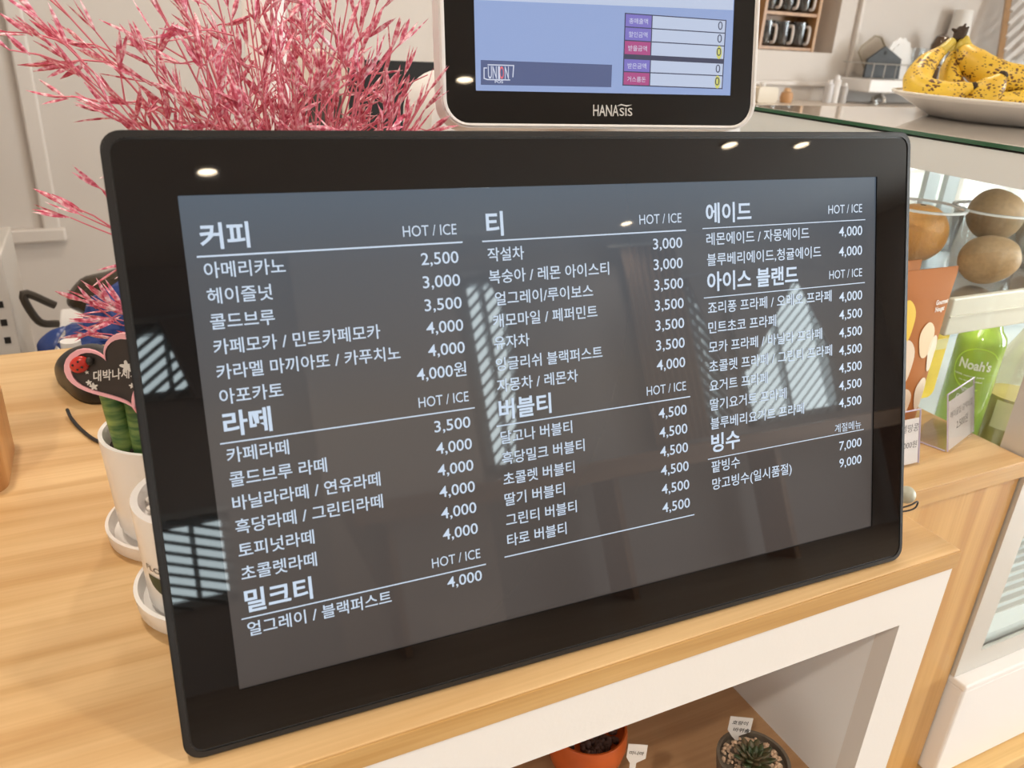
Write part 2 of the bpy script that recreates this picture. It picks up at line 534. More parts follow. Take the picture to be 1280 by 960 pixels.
# column one
row('커피', -230, 240.6, 24.3, True); hot('HOT / ICE', -91.2, 242.0); rule(-232.5, -88, 237.3, .9)
for k, (s, w_, p) in enumerate([('아메리카노', 40.7, '2,500'), ('헤이즐넛', 32.6, '3,000'), ('콜드브루', 32.4, '3,500'),
                               ('카페모카 / 민트카페모카', 88.8, '4,000'), ('카라멜 마끼아또 / 카푸치노', 99.4, '4,000'), ('아포카토', 32.6, '4,000원')]):
    row(s, -229.9, 226.0 - 13.2 * k, w_)
    price(p, -91.2, 225.6 - 13.15 * k)
row('라떼', -229.7, 142.4, 24.8, True); hot('HOT / ICE', -91, 143.9, 31.1); rule(-232.4, -87.5, 139.3)
for k, (s, w_, p) in enumerate([('카페라떼', 32.4, '3,500'), ('콜드브루 라떼', 51.8, '4,000'), ('바닐라라떼 / 연유라떼', 81.3, '4,000'),
                               ('흑당라떼 / 그린티라떼', 81.6, '4,000'), ('토피넛라떼', 40.8, '4,000'), ('초콜렛라떼', 40.9, '4,000')]):
    row(s, -229.9, 128.2 - 13.3 * k, w_)
    price(p, -91, 127.8 - 13.35 * k)
row('밀크티', -229.7, 43.0, 36.6, True); hot('HOT / ICE', -90.6, 45.2, 31.2); rule(-232.5, -87.3, 40.2)
row('얼그레이 / 블랙퍼스트', -230, 29.3, 81.7); price('4,000', -90.5, 30.4)
# column two
row('티', -72.6, 239.8, 11.0, True); hot('HOT / ICE', 65.1, 242.3, 32.2); rule(-75.7, 68.5, 237.1, .8)
for k, (s, x_, w_, p) in enumerate([('작설차', -72.9, 23.7, '3,000'), ('복숭아 / 레몬 아이스티', -73, 82.2, '3,000'), ('얼그레이/루이보스', -69.9, 66.8, '3,500'),
                                   ('캐모마일 / 페퍼민트', -72.2, 71.6, '3,500'), ('유자차', -72.5, 23.6, '3,500'), ('잉글리쉬 블랙퍼스트', -72.1, 73.9, '3,500'), ('자몽차 / 레몬차', -72.3, 55.6, '4,000')]):
    row(s, x_, 225.1 - 13.1 * k, w_)
    price(p, 65.3, 225.9 - 13.2 * k)
row('버블티', -72, 129.1, 35.6, True); hot('HOT / ICE', 65.5, 130.9, 31.3); rule(-74.2, 68.8, 125.9)
for k, (s, w_) in enumerate([('달고나 버블티', 49.5), ('흑당밀크 버블티', 57.8), ('초콜렛 버블티', 49.8), ('딸기 버블티', 42.0), ('그린티 버블티', 50.0), ('타로 버블티', 41.8)]):
    row(s, -72, 114.2 - 13.2 * k, w_)
    price('4,500', 65.6 + .15 * k, 114.1 - 13.2 * k)
rule(-74.6, 69.9, 42.0)
# column three
row('에이드', 84.7, 240.6, 38, True); hot('HOT / ICE', 224.3, 243.0, 32.5); rule(81.7, 227.5, 237.5, .6)
row('레몬에이드 / 자몽에이드', 84.7, 226.2, 89.3); price('4,000', 224.7, 226.5)
row('블루베리에이드,청귤에이드', 85, 212.2, 100.1); price('4,000', 224.8, 212.2)
row('아이스 블랜드', 84.7, 195.4, 79, True); hot('HOT / ICE', 225, 196.5, 32.0); rule(81.7, 227.9, 191.6, .6)
for k, (s, w_, p) in enumerate([('죠리퐁 프라페 / 오레오 프라페', 110.3, '4,000'), ('민트초코 프라페', 58.6, '4,500'), ('모카 프라페 / 바닐라 프라페', 101.2, '4,500'),
                               ('초콜렛 프라페 / 그린티 프라페', 111, '4,500'), ('요거트 프라페', 50.5, '4,500'), ('딸기요거트 프라페', 67.5, '4,500'), ('블루베리요거트 프라페', 84, '4,500')]):
    row(s, 84.9 + .05 * k, 180.3 - 13.35 * k, w_)
    price(p, 225.4 + .08 * k, 179.3 - 13.25 * k)
row('빙수', 85.5, 83.6, 24.7, True); hot('계절메뉴', 225.8, 80.9, 26.6); rule(82.3, 228.6, 79.6, .6)
row('팥빙수', 85.3, 69.2, 24.7); price('7,000', 226.5, 66.7)
row('망고빙수(일시품절)', 85.7, 55.3, 71.6); price('9,000', 226.7, 53.2)
link('menu_text', flat(bm), M_txt, screen)
# housing behind: shallow back tray, thicker electronics box, folding foot
bm = bmesh.new(); plate(bm, rrect(-.262, .263, -.022, .291, .012), .006, .014)
link('back_tray', bm, M_blackmatte, disp)
bm = bmesh.new(); plate(bm, rrect(-.18, .18, .05, .25, .02), .014, .034)
link('electronics_box', bm, M_blackmatte, disp)
# strut from box to counter (built in world coordinates, then moved into the display's frame)
MI = MD.inverted()
bm = bmesh.new()
tube(bm, [MI @ V((-.07, .085, .135)), MI @ V((-.07, .155, .0075))], .006, 8); tube(bm, [MI @ V((.07, .08, .135)), MI @ V((.07, .15, .0075))], .006, 8)
tube(bm, [MI @ V((-.08, .152, .0052)), MI @ V((.08, .148, .0052))], .0045, 8)
link('prop_stand', bm, M_blackmatte, disp, smooth=True)

# ------------------------------------------------------------------ customer display of the till
py0 = py(.26, 596, 112)
ty, tr, tt = math.radians(-12), math.radians(1), math.radians(12)
ex = V((math.cos(ty) * math.cos(tr), math.sin(ty), math.sin(tr))).normalized()
n0 = V((0, 0, 1)).cross(ex).normalized(); up0 = ex.cross(n0)
ez = math.cos(tt) * up0 + math.sin(tt) * n0; ey = ez.cross(ex)
S = (0.26 + .35561) / (0.2 + .35561)
MP = Matrix.Translation(py0) @ Matrix((ex, ey, ez)).transposed().to_4x4()
MPI = MP.inverted()
pos = thing('till_display', 'white framed till screen with a blue sales page standing behind the menu screen', 'till screen', M=MP)


def pp(u_, v_):
    """point of the till screen plane seen at a frame pixel -> local (x, z)"""
    d = ray(u_, v_); s = (py0 - CAM).dot(ey) / d.dot(ey); q = MPI @ (CAM + d * s); return q.x, q.z


bl, br = pp(596, 112), pp(912, 118)
PW = br[0]; PH = PW * .70
fl_, fr_, fb = pp(549, 60)[0], pp(946, 80)[0], pp(740, 161)[1]
ft = PH + (bl[1] - fb) * .8
out = rrect(fl_, fr_, fb, ft, .022, 8); inn = rrect(fl_ + .0045, fr_ - .0045, fb + .0035, ft - .0045, .018, 8)
bm = frame_prism(bmesh.new(), out, inn, -.002, .030)
bmesh.ops.bevel(bm, geom=[e for e in bm.edges if all(abs(v.co.y + .002) < 1e-6 for v in e.verts)], offset=.0015, segments=2, affect='EDGES')
link('frame', bm, M_whitepl, pos, smooth=True)
hole = rrect(-.0008, PW + .0008, -.0008, PH, .0005, 8)
link('glass_border', frame_prism(bmesh.new(), inn, hole, -.0005, .004), M_pianoblack, pos)
M_pl = mat('till page blue', (0.01, 0.01, 0.012), .03, emit=(.30, .40, .68), es=.66)
ps = link('screen', B(-.0015, PW + .0015, .0004, .003, -.0015, PH + .001), M_pl, pos)
M_pw = emit_mat('till page white', (.52, .60, .78), .66)
M_pb = emit_mat('till banner slate', (.085, .115, .25), .66)
M_pv = emit_mat('till cell violet', (.20, .17, .55), .66)
M_pr = emit_mat('till cell crimson', (.42, .07, .24), .66)
M_pt = emit_mat('till pale lettering', (.66, .70, .85), .66)
M_pk = emit_mat('till dark lettering', (.03, .035, .07), 1)
M_py = emit_mat('till yellow figure', (.42, .42, .10), 1)
M_pred = emit_mat('till red letter', (.55, .10, .12), 1)
E = -.0001


def cell(bm, quad, e, mi=0):
    f = bm.faces.new([bm.verts.new(V((a, e, c))) for a, c in quad]); f.material_index = mi


def bil(q, s, t_):
    """point inside a pixel quad (tl,tr,br,bl) on the till plane"""
    a = (q[0][0] * (1 - s) + q[1][0] * s, q[0][1] * (1 - s) + q[1][1] * s)
    c = (q[3][0] * (1 - s) + q[2][0] * s, q[3][1] * (1 - s) + q[2][1] * s)
    return pp(a[0] * (1 - t_) + c[0] * t_, a[1] * (1 - t_) + c[1] * t_)


bm = flat(bmesh.new())
cell(bm, [(0, PH), (PW, PH), (PW, pp(900, 12)[1]), (0, pp(640, 2)[1])][::-1], E + .00005, 0)
ban = [(601, 75), (765, 81), (764, 109), (601, 106)]
cell(bm, [pp(*q) for q in ban][::-1], E, 1)
tab = [(781, 16), (908, 25), (903, 111.5), (778, 107)]
cell(bm, [pp(*q) for q in tab][::-1], E, 4)
rows = [(.015, .185, 2), (.20, .37, 2), (.385, .565, 3), (.635, .80, 2), (.815, .985, 3)]
for k, (a, c, mi) in enumerate(rows):
    cell(bm, [bil(tab, .01, c), bil(tab, .265, c), bil(tab, .265, a), bil(tab, .01, a)], E - .0001, mi)
    cell(bm, [bil(tab, .275, c), bil(tab, .99, c), bil(tab, .99, a), bil(tab, .275, a)], E - .0001, 0)
link('sales_page', bm, [M_pw, M_pb, M_pv, M_pr, M_pk], ps)
bm = flat(bmesh.new())
for (a, c, mi), s in zip(rows, ('총매출액', '할인금액', '받을금액', '받은금액', '거스름돈')):
    p0 = bil(tab, .045, (a + c) / 2 + .045); p1 = bil(tab, .23, (a + c) / 2 + .045)
    add_text(bm, s, p0[0], p0[1], width=p1[0] - p0[0], y=E - .0002)
link('row_names', bm, M_pt, ps)
bm = flat(bmesh.new()); bmy = flat(bmesh.new())
for k, (a, c, mi) in enumerate(rows):
    p0 = bil(tab, .965, (a + c) / 2 + .05)
    if k in (2, 4):
        q = bil(tab, .945, (a + c) / 2)
        f = [bmy.verts.new(V((q[0] + .0026 * math.cos(t_ * PI / 8), E - .00015, q[1] + .0052 * math.sin(t_ * PI / 8)))) for t_ in range(16)]
        bmy.faces.new(f)
    add_text(bm, '0', p0[0], p0[1], height=.0066, align='r', y=E - .0003)
link('amounts', bm, M_pk, ps); link('amount_marks', bmy, M_py, ps)
# UNION banner mark: letters between two hooked rules
bm = flat(bmesh.new())
a = pp(610, 98.5); c = pp(637, 86); wd = pp(636, 98)[0] - a[0]
add_text(bm, 'UN', a[0], a[1], width=wd * .42, height=.0095, y=E - .0002, off=.01)
add_text(bm, 'I', a[0] + wd * .485, a[1], height=.0095, y=E - .0002, off=.01)
add_text(bm, 'N', a[0] + wd * .81, a[1], width=wd * .19, height=.0095, y=E - .0002, off=.01)
add_text(bm, 'POS', a[0] + wd * .32, pp(620, 104)[1], width=wd * .4, height=.0022, y=E - .0002, off=.02)


def bar(bm, pts, t_):
    for (x0, z0), (x1, z1) in zip(pts, pts[1:]):
        d = V((x1 - x0, 0, z1 - z0)).normalized(); n_ = V((-d.z, 0, d.x)) * t_ / 2; a_, b__ = V((x0, E - .0002, z0)), V((x1, E - .0002, z1))
        bm.faces.new([bm.verts.new(q) for q in (a_ - n_ - d * t_ / 2, b__ - n_ + d * t_ / 2, b__ + n_ + d * t_ / 2, a_ + n_ - d * t_ / 2)])


bar(bm, [pp(610, 81), pp(642, 82), pp(641, 96)], .0008)
bar(bm, [pp(605, 85), pp(605, 98), pp(609, 99.5), pp(637, 100)], .0008)
bar(bm, [pp(605, 85), pp(608, 85)], .0008)
link('banner_mark', bm, M_pt, ps)
bm = flat(bmesh.new())
add_text(bm, 'O', a[0] + wd * .56, a[1], width=wd * .20, height=.0095, y=E - .0002, off=.01)
link('banner_letter', bm, M_pred, ps)
# maker's mark on the lower border
M_logo = mat('printed grey mark', (.62, .60, .58), .5)
bm = flat(bmesh.new())
a = pp(741, 145); c = pp(773, 145)
add_text(bm, 'HANA', a[0], a[1], width=c[0] - a[0], height=.0088, y=-.0007, off=.012)
a2 = pp(774, 145); c2 = pp(790, 145)
add_text(bm, 'SIS', a2[0], a2[1], width=c2[0] - a2[0], height=.0064, y=-.0007, off=.012)
sw = [pp(770, 133), pp(776, 130), pp(782, 131.5), pp(790, 131), pp(783, 133.5), pp(777, 131.8)]
bm.faces.new([bm.verts.new(V((q[0], -.0007, q[1]))) for q in sw][::-1])
link('maker_mark', bm, M_logo, pos)
# back shell, neck, foot
bm = bmesh.new(); plate(bm, rrect(fl_ + .008, fr_ - .008, fb + .008, ft - .008, .02), .006, .05)
link('back_shell', bm, M_whitepl, pos)
cx = PW / 2
bm = bmesh.new()
pA = V((cx, .03, fb + .05)); zc = MP @ pA
tube(bm, [pA, MPI @ V((zc.x, zc.y + .05, .16)), MPI @ V((zc.x, zc.y + .05, .012))], [.03, .028, .035], 16)
link('neck', bm, M_whitepl, pos, smooth=True)
bm = bmesh.new(); lathe(bm, [(0, .001), (.085, .001), (.088, .006), (.08, .014), (.03, .018), (0, .018)], 40, (zc.x, zc.y + .05, 0))
for v in bm.verts: v.co = MPI @ v.co
link('foot', bm, M_whitepl, pos, smooth=True)

# ------------------------------------------------------------------ plants on the counter
# white pot with upright cylindrical snake plant
PX, PY = -.253, .235
sn = thing('snake_plant', 'upright green cylindrical snake plant in a tall white pot left of the menu screen', 'potted plant', (PX, PY, .0))
bm = bmesh.new(); lathe(bm, [(0, .012), (.0395, .012), (.0412, .016), (.0455, .088), (.0455, .0905), (.0425, .0905), (.0405, .086), (.039, .078), (0, .078)], 56)
link('pot', bm, M_ceramic, sn, smooth=True)
bm = bmesh.new(); lathe(bm, [(0, .0), (.047, .0), (.0498, .003), (.0512, .014), (.0488, .0145), (.0455, .006), (0, .006)], 56)
link('saucer', bm, mat('cream saucer glaze', (.78, .73, .69), .3), sn, smooth=True)
bm = bmesh.new(); lathe(bm, [(0, .082), (.03, .081), (.0405, .0785)], 40)
for _ in range(90):
    a, r_ = random.uniform(0, 2 * PI), .038 * math.sqrt(random.random())
    bmesh.ops.create_icosphere(bm, subdivisions=1, radius=random.uniform(.0015, .003), matrix=Matrix.Translation((r_ * math.cos(a), r_ * math.sin(a), .082)))
so = link('soil', bm, M_soil, sn); so['kind'] = 'stuff'
# stems with darker cross bands and lengthwise grooves
m, N, L, b_ = new_mat('snake plant skin')
t = N.new('ShaderNodeTexCoord'); mp = N.new('ShaderNodeMapping'); mp.inputs['Scale'].default_value = (25, 25, 110)
L.new(t.outputs['Object'], mp.inputs['Vector'])
n = N.new('ShaderNodeTexNoise'); n.inputs['Scale'].default_value = 1; n.inputs['Detail'].default_value = 3; L.new(mp.outputs[0], n.inputs['Vector'])
r = N.new('ShaderNodeValToRGB'); e = r.color_ramp.elements
e[0].position = .40; e[0].color = (.045, .13, .035, 1); e[1].position = .62; e[1].color = (.34, .45, .13, 1)
L.new(n.outputs['Fac'], r.inputs['Fac']); L.new(r.outputs['Color'], b_.inputs['Base Color']); b_.inputs['Roughness'].default_value = .45
M_snake = m
for k, (ax, ay, rr, hh, lx) in enumerate([(-.0275, -.008, .0078, .135, -.006), (-.0155, -.015, .0082, .125, -.002), (-.001, -.018, .0085, .14, .002), (-.019, .008, .008, .158, -.004), (.014, -.010, .008, .13, .008), (.000, .006, .0085, .150, .002)]):
    bm = bmesh.new(); pts = [(ax + lx * q, ay, .079 + (hh - .079) * q) for q in [i / 12 for i in range(13)]]
    tube(bm, pts, [rr * (1 - .12 * (i / 12) ** 2) for i in range(12)] + [rr * .35], 14)
    link('stem', bm, M_snake, sn, smooth=True)
bm = bmesh.new()
for a, h in ((-.3, .012), (.7, .010), (-1.1, .009)):
    bx_ = -.004; by_ = -.0335
    p = [V((bx_, by_, .080)), V((bx_ + .006 * math.sin(a), by_ - .003, .080 + h)), V((bx_ + .016 * math.sin(a), by_ - .006, .082 + h))]
    tube(bm, smooth_path(p, 4), lerp_list([.001, .002, .0022, .0004], 9), 6, squash=.3)
link('sprout', bm, mat('bright sprout green', (.22, .42, .10), .5), sn, smooth=True)

# heart shaped blackboard pick
hp0 = py(.186, 163, 508)
hx, hz = py(.186, 128, 475).x, 0
hc = py(.186, 140, 475)
SH = .00072                                            # metres per frame pixel at that distance


def heart_pts(s, n=48):
    out = []
    for k in range(n):
        t_ = 2 * PI * k / n
        out.append((16 * math.sin(t_) ** 3 * s, (13 * math.cos(t_) - 5 * math.cos(2 * t_) - 2 * math.cos(3 * t_) - math.cos(4 * t_)) * s))
    return out


hcp = py(.183, 140.5, 463)
MH = Matrix.Translation(hcp) @ Matrix.Rotation(math.radians(-18), 4, 'Z') @ Matrix.Rotation(math.radians(-6), 4, 'X') @ Matrix.Rotation(math.radians(-23), 4, 'Y')
hpk = thing('heart_pick', 'pink edged black heart pick with white Korean handwriting stuck into the snake plant pot', 'plant pick', M=MH)
bm = bmesh.new(); o1 = heart_pts(.00171); i1 = heart_pts(.00148)
i1 = [(a, c - .0004) for a, c in i1]
link('heart_rim', frame_prism(bmesh.new(), o1, i1, -.0012, .0016), mat('pink plastic', (.97, .50, .56), .4), hpk, smooth=True)
bm = bmesh.new(); plate(bm, heart_pts(.00150), -.0002, .0012)
link('heart_board', bm, mat('chalkboard black', (.040, .030, .026), .6), hpk)
MHI = MH.inverted()
hn = (MH.to_3x3() @ V((0, 1, 0))).normalized()


def hl(u_, v_):
    d = ray(u_, v_); s_ = (hcp - CAM).dot(hn) / d.dot(hn); q = MHI @ (CAM + d * s_); return q.x, q.z


bm = bmesh.new(); tip = MHI @ V((PX + .001, PY - .033, .083))
tube(bm, [(0.0, .001, -.0275), tip], .0017, 8)
link('pick_stick', bm, mat('pink stick plastic', (.85, .33, .42), .4), hpk, smooth=True)
bm = flat(bmesh.new())
t0_, t1_, t2_ = V(hl(117, 477)), V(hl(170, 472)), V(hl(117, 466))
tx_ = (t1_ - t0_).normalized(); tz_ = V((-tx_.y, tx_.x))
add_text(bm, '대박나세요', 0, 0, width=(t1_ - t0_).length * 1.08, height=.0074, off=.018, shear=.2,
         fn=lambda a_, b_: V(((t0_ + tx_ * a_ + tz_ * b_).x, -.0004, (t0_ + tx_ * a_ + tz_ * b_).y)))
link('handwriting', bm, M_paper, hpk)


def flower(bm, x, z, r_):
    pts = []
    for k in range(30):
        t_ = 2 * PI * k / 30; q = r_ * (.72 + .28 * math.cos(5 * t_)); pts.append((x + q * math.cos(t_), z + q * math.sin(t_)))
    plate(bm, pts, -.0008, -.0001)


for (u_, v_), r_ in (((158.5, 458), .0045), ((117.6, 483), .0028), ((111.5, 478), .0020), ((165.5, 482), .0020), ((109, 465), .0014)):
    x, z = hl(u_, v_); bm = bmesh.new(); flower(bm, x, z, r_); link('flower_sticker', bm, M_paper, hpk)
lx_, lz_ = hl(101, 454.5)
bm = bmesh.new(); bmesh.ops.create_uvsphere(bm, u_segments=20, v_segments=12, radius=1, matrix=Matrix.Translation((lx_, -.002, lz_)) @ Matrix.Rotation(-.2, 4, 'Y') @ Matrix.Diagonal((.0066, .003, .0052, 1)))
lb = link('ladybird', bm, mat('ladybird red', (.55, .03, .02), .25), hpk, smooth=True)
bm = bmesh.new(); bmesh.ops.create_uvsphere(bm, u_segments=16, v_segments=10, radius=1, matrix=Matrix.Translation((lx_ + .0066, -.002, lz_ - .0005)) @ Matrix.Diagonal((.0026, .0026, .0028, 1)))
for x, z in ((lx_ - .003, lz_ + .0015), (lx_ + .001, lz_ + .0022), (lx_ + .0015, lz_ - .0018), (lx_ - .0018, lz_ - .0022)):
    bmesh.ops.create_uvsphere(bm, u_segments=10, v_segments=6, radius=1, matrix=Matrix.Translation((x, -.0046, z)) @ Matrix.Diagonal((.0008, .0006, .0008, 1)))
link('ladybird_head', bm, M_ink, lb, smooth=True)

# small white pot filled with white pebbles
QX, QY = -.2365, .138
pb = thing('pebble_pot', 'small white pot of white pebbles with dark green label beside the screen corner', 'pot', (QX, QY, 0))
bm = bmesh.new(); lathe(bm, [(0, .012), (.041, .012), (.0425, .015), (.0452, .084), (.0450, .087), (.0405, .087), (.0385, .082), (.037, .076), (0, .076)], 56)
pot = link('pot', bm, M_ceramic, pb, smooth=True)
bm = bmesh.new(); lathe(bm, [(0, .004), (.048, .004), (.050, .006), (.0515, .019), (.0488, .0195), (.0462, .010), (0, .010)], 56)
link('saucer', bm, M_ceramic, pb, smooth=True)
for a in (0.6, 2.2, 3.9, 5.4):
    bm = bmesh.new(); lathe(bm, [(0, 0), (.004, 0), (.005, .005), (0, .005)], 16, (.041 * math.cos(a), .041 * math.sin(a), 0))
    link('saucer_foot', bm, M_ceramic, pb, smooth=True)
bm = bmesh.new()
for k in range(160):
    a, r_ = random.uniform(0, 2 * PI), .035 * math.sqrt(random.random())
    s = random.uniform(.0022, .0042)
    bmesh.ops.create_icosphere(bm, subdivisions=2, radius=s, matrix=Matrix.Translation((r_ * math.cos(a), r_ * math.sin(a), .0775 + random.uniform(0, .0025))) @ Matrix.Diagonal((1, random.uniform(.7, 1.2), .75, 1)))
pe = link('pebbles', bm, mat('white pebble', (.80, .74, .68), .35, var=.15, bscale=60), pb, smooth='all'); pe['kind'] = 'stuff'


def on_pot(r_at):
    return lambda a, z: V((math.sin(a) * (r_at(z) + .0003), -math.cos(a) * (r_at(z) + .0003), z))


rp = lambda z: .0425 + (z - .015) / .069 * .0027
bm = bmesh.new(); fnp = on_pot(rp)
prev = None
for k in range(25):
    a = -1.15 + 1.5 * k / 24; s = (k - 12) / 12
    lo = .041 - .013 * (1 - s * s) ** .5 if abs(s) <= 1 else .041
    cur = (bm.verts.new(fnp(a, .0435)), bm.verts.new(fnp(a, lo - .0005)))
    if prev: bm.faces.new([prev[0], prev[1], cur[1], cur[0]])
    prev = cur
link('label', bm, mat('dark green label', (.035, .05, .02), .5), pot)
bm = flat(bmesh.new())
add_text(bm, 'FLORIDELAND', -1.16, .0475, width=1.2, height=.0042, fn=lambda a, z: V((math.sin(a) * (rp(z) + .0004), -math.cos(a) * (rp(z) + .0004), z)))
link('lettering', bm, M_ink, pot)
bm = flat(bmesh.new())
add_text(bm, 'THE PLANT SHOP', -.65, .0385, width=.62, height=.0016, fn=lambda a, z: V((math.sin(a) * (rp(z) + .0007), -math.cos(a) * (rp(z) + .0007), z)))
bm.free()

# ------------------------------------------------------------------ pink artificial plant
PPX, PPY = -.135, .325
pk = thing('pink_plant', 'bushy pink artificial bamboo grass rising behind the menu screen', 'artificial plant', (PPX, PPY, 0))
bm = bmesh.new(); lathe(bm, [(0, 0), (.040, 0), (.043, .004), (.050, .105), (.047, .107), (.044, .095), (0, .095)], 48)
link('pot', bm, M_ceramic, pk, smooth=True)
m, N, L, b_ = new_mat('pink foil leaf')
t = N.new('ShaderNodeTexCoord'); n = N.new('ShaderNodeTexNoise'); n.inputs['Scale'].default_value = 260; n.inputs['Detail'].default_value = 2
L.new(t.outputs['Object'], n.inputs['Vector'])
r = N.new('ShaderNodeValToRGB'); e = r.color_ramp.elements
e[0].position = .36; e[0].color = (.56, .07, .13, 1); e[1].position = .66; e[1].color = (.95, .72, .76, 1)
x = e.new(.5); x.color = (.76, .22, .31, 1)
L.new(n.outputs['Fac'], r.inputs['Fac']); L.new(r.outputs['Color'], b_.inputs['Base Color']); b_.inputs['Roughness'].default_value = .45
M_pink = m
root = V((0, 0, .105))
bl_ = bmesh.new(); bs_ = bmesh.new()
rnd = random.Random(3)


def leaf(p, d, ln, wd):
    d = d.normalized(); s = d.cross(V((rnd.uniform(-1, 1), rnd.uniform(-1, 1), rnd.uniform(-1, 1))))
    if s.length < 1e-3: return
    s.normalize(); n_ = d.cross(s); bend = n_ * ln * rnd.uniform(-.12, .12)
    prof = [(0, .18), (.25, .75), (.45, 1), (.75, .7), (1, .06)]
    rings = []
    for q, k in prof:
        c = p + d * ln * q + bend * q * q
        h = wd * k
        rings.append([bl_.verts.new(c + s * h), bl_.verts.new(c + n_ * h * .45), bl_.verts.new(c - s * h), bl_.verts.new(c - n_ * h * .45)])
    for A, C in zip(rings, rings[1:]):
        for k in range(4): bl_.faces.new([A[k], A[(k + 1) % 4], C[(k + 1) % 4], C[k]])


def clear(p):                                        # keep out of the screen, the till and the counter
    wv = p + V((PPX, PPY, 0))
    l = MI @ wv; l2 = MPI @ wv
    if -.30 < l.x < .30 and l.z < .315 and l.y < .045: return False
    if fl_ - .003 < l2.x < fr_ + .02 and -.012 < l2.y < .06 and l2.z > fb - .01: return False
    return wv.z > .03


def branch(tip, lift, twigs, r0=.0013):
    mid = root.lerp(tip, .5) + V((0, 0, lift))
    pts = smooth_path([root + V((rnd.uniform(-.012, .012), rnd.uniform(-.012, .012), 0)), mid, tip], 7)
    pts = [p for p in pts if clear(p)]
    if len(pts) < 4: return
    tube(bs_, pts, lerp_list([r0, r0 * .4], len(pts)), 6)
    n_ = len(pts)
    for k in range(twigs):
        i = min(n_ - 2, int((.30 + .70 * (k + rnd.random()) / twigs) * (n_ - 1)))
        p = pts[i]; t_ = (pts[i + 1] - p).normalized()
        sd = V((rnd.uniform(-1, 1), rnd.uniform(-.6, .6), rnd.uniform(-1, 1)))
        d = (t_ + sd * .95).normalized()
        ln = rnd.uniform(.018, .040)
        q = p + d * ln
        if not clear(q): continue
        tube(bs_, [p, p.lerp(q, .5) + V((0, 0, .002)), q], [.0007, .0006, .0004], 4)
        for j in range(rnd.randint(2, 4)):
            pp_ = p.lerp(q, rnd.uniform(.35, 1)); dd = (d + V((rnd.uniform(-1, 1), rnd.uniform(-.8, .8), rnd.uniform(-.8, .8))) * .55).normalized()
            lg = rnd.uniform(.018, .034)
            if clear(pp_ + dd * lg): leaf(pp_, dd, lg, rnd.uniform(.0014, .0023))
    d = (pts[-1] - pts[-2]).normalized()
    for j in range(3):
        dd = (d + V((rnd.uniform(-1, 1), rnd.uniform(-1, 1), rnd.uniform(-1, 1))) * .3)
        if clear(pts[-1] + dd.normalized() * .024): leaf(pts[-1], dd, .024, .0015)


base = V((PPX, PPY, 0))
tips = [(60, -10, .33, .03), (48, 22, .30, .03), (62, 55, .30, .025), (88, 78, .30, .02), (120, 40, .34, .03), (150, 130, .27, .01), (190, -10, .34, .03), (180, 70, .30, .02),
        (215, -50, .36, .02), (235, 20, .28, .02), (250, 80, .27, .01), (262, -40, .34, .02), (285, 10, .30, .01), (300, -60, .37, .01), (318, 30, .29, .01), (335, -45, .34, .01),
        (350, 70, .28, .0), (365, -20, .36, .01), (380, 30, .30, .01), (395, -50, .34, .01), (420, 5, .31, .02), (440, -25, .36, .02), (455, 25, .29, .02), (470, 8, .33, .02),
        (400, 95, .27, .01), (430, 60, .30, .02), (470, 80, .28, .02), (490, 62, .31, .02), (505, 95, .29, .015), (530, 122, .27, .01), (518, 142, .28, .01), (490, 150, .27, .0),
        (450, 120, .26, .0), (300, 110, .26, .0), (270, 140, .26, .0), (230, 130, .27, .0), (330, 130, .26, .0), (370, 120, .26, .0), (210, 100, .31, .01),
        (345, 20, .38, .01), (500, 132, .24, .01), (536, 114, .26, .01), (530, 138, .25, .01), (480, 140, .24, .0), (455, 95, .25, .01), (310, 60, .38, .01), (280, 60, .37, .01), (405, 30, .38, .01), (360, 50, .40, .01), (250, 10, .40, .02), (385, 150, .30, 0), (420, 140, .31, 0), (350, 150, .33, 0)]
for u_, v_, y_, lf in tips:
    branch(py(y_, u_, v_) - base, lf, 8)
for u_, v_, y_ in ((88, 272, .30), (100, 268, .31), (126, 236, .30)):      # a low branch reaching out on the left
    branch(py(y_, u_, v_) - base, .015, 3)
for u_, v_, y_ in ((130, 402, .27), (136, 424, .27), (148, 384, .28), (142, 398, .26)):
    branch(py(y_, u_, v_) - base, -.005, 7)
link('stems', bs_, mat('pink stem', (.70, .20, .26), .5), pk)
lv = link('leaves', bl_, M_pink, pk); lv['kind'] = 'stuff'

# ------------------------------------------------------------------ mouse and cable
mo = thing('computer_mouse', 'black computer mouse lying on the pine counter at the left', 'mouse', (-.309, .548, 0), math.radians(20))
bm = bmesh.new()
bmesh.ops.create_uvsphere(bm, u_segments=36, v_segments=20, radius=1)
for v in bm.verts:
    c_ = v.co.copy(); q = math.hypot(c_.x, c_.y)
    if q > 1e-6:                                   # rounded rectangle plan
        k_ = (abs(c_.x / q) ** 3 + abs(c_.y / q) ** 3) ** (-1 / 3); c_.x *= k_; c_.y *= k_
    zt_ = max(c_.z, -.30)
    hgt_ = .0345 * (1 - .22 * (c_.y + .1) ** 2)      # arched back, lower at both ends
    v.co = V((c_.x * .0325 * (1 - .05 * (1 - abs(c_.y))), c_.y * .056, (max(zt_, -.3) + .3) * hgt_))
link('body', bm, M_black, mo, smooth='all')
bm = bmesh.new(); bmesh.ops.create_cone(bm, cap_ends=True, segments=24, radius1=.009, radius2=.009, depth=.006, matrix=Matrix.Translation((0, -.026, .0385)) @ Matrix.Rotation(PI / 2, 4, 'Y'))
link('scroll_wheel', bm, M_blackmatte, mo, smooth=True)
bm = bmesh.new()
box(bm, -.0045, .0045, -.050, -.012, .022, .0385, .002)
link('button_divider', bm, mat('glossy black strip', (.01, .01, .01), .15), mo)
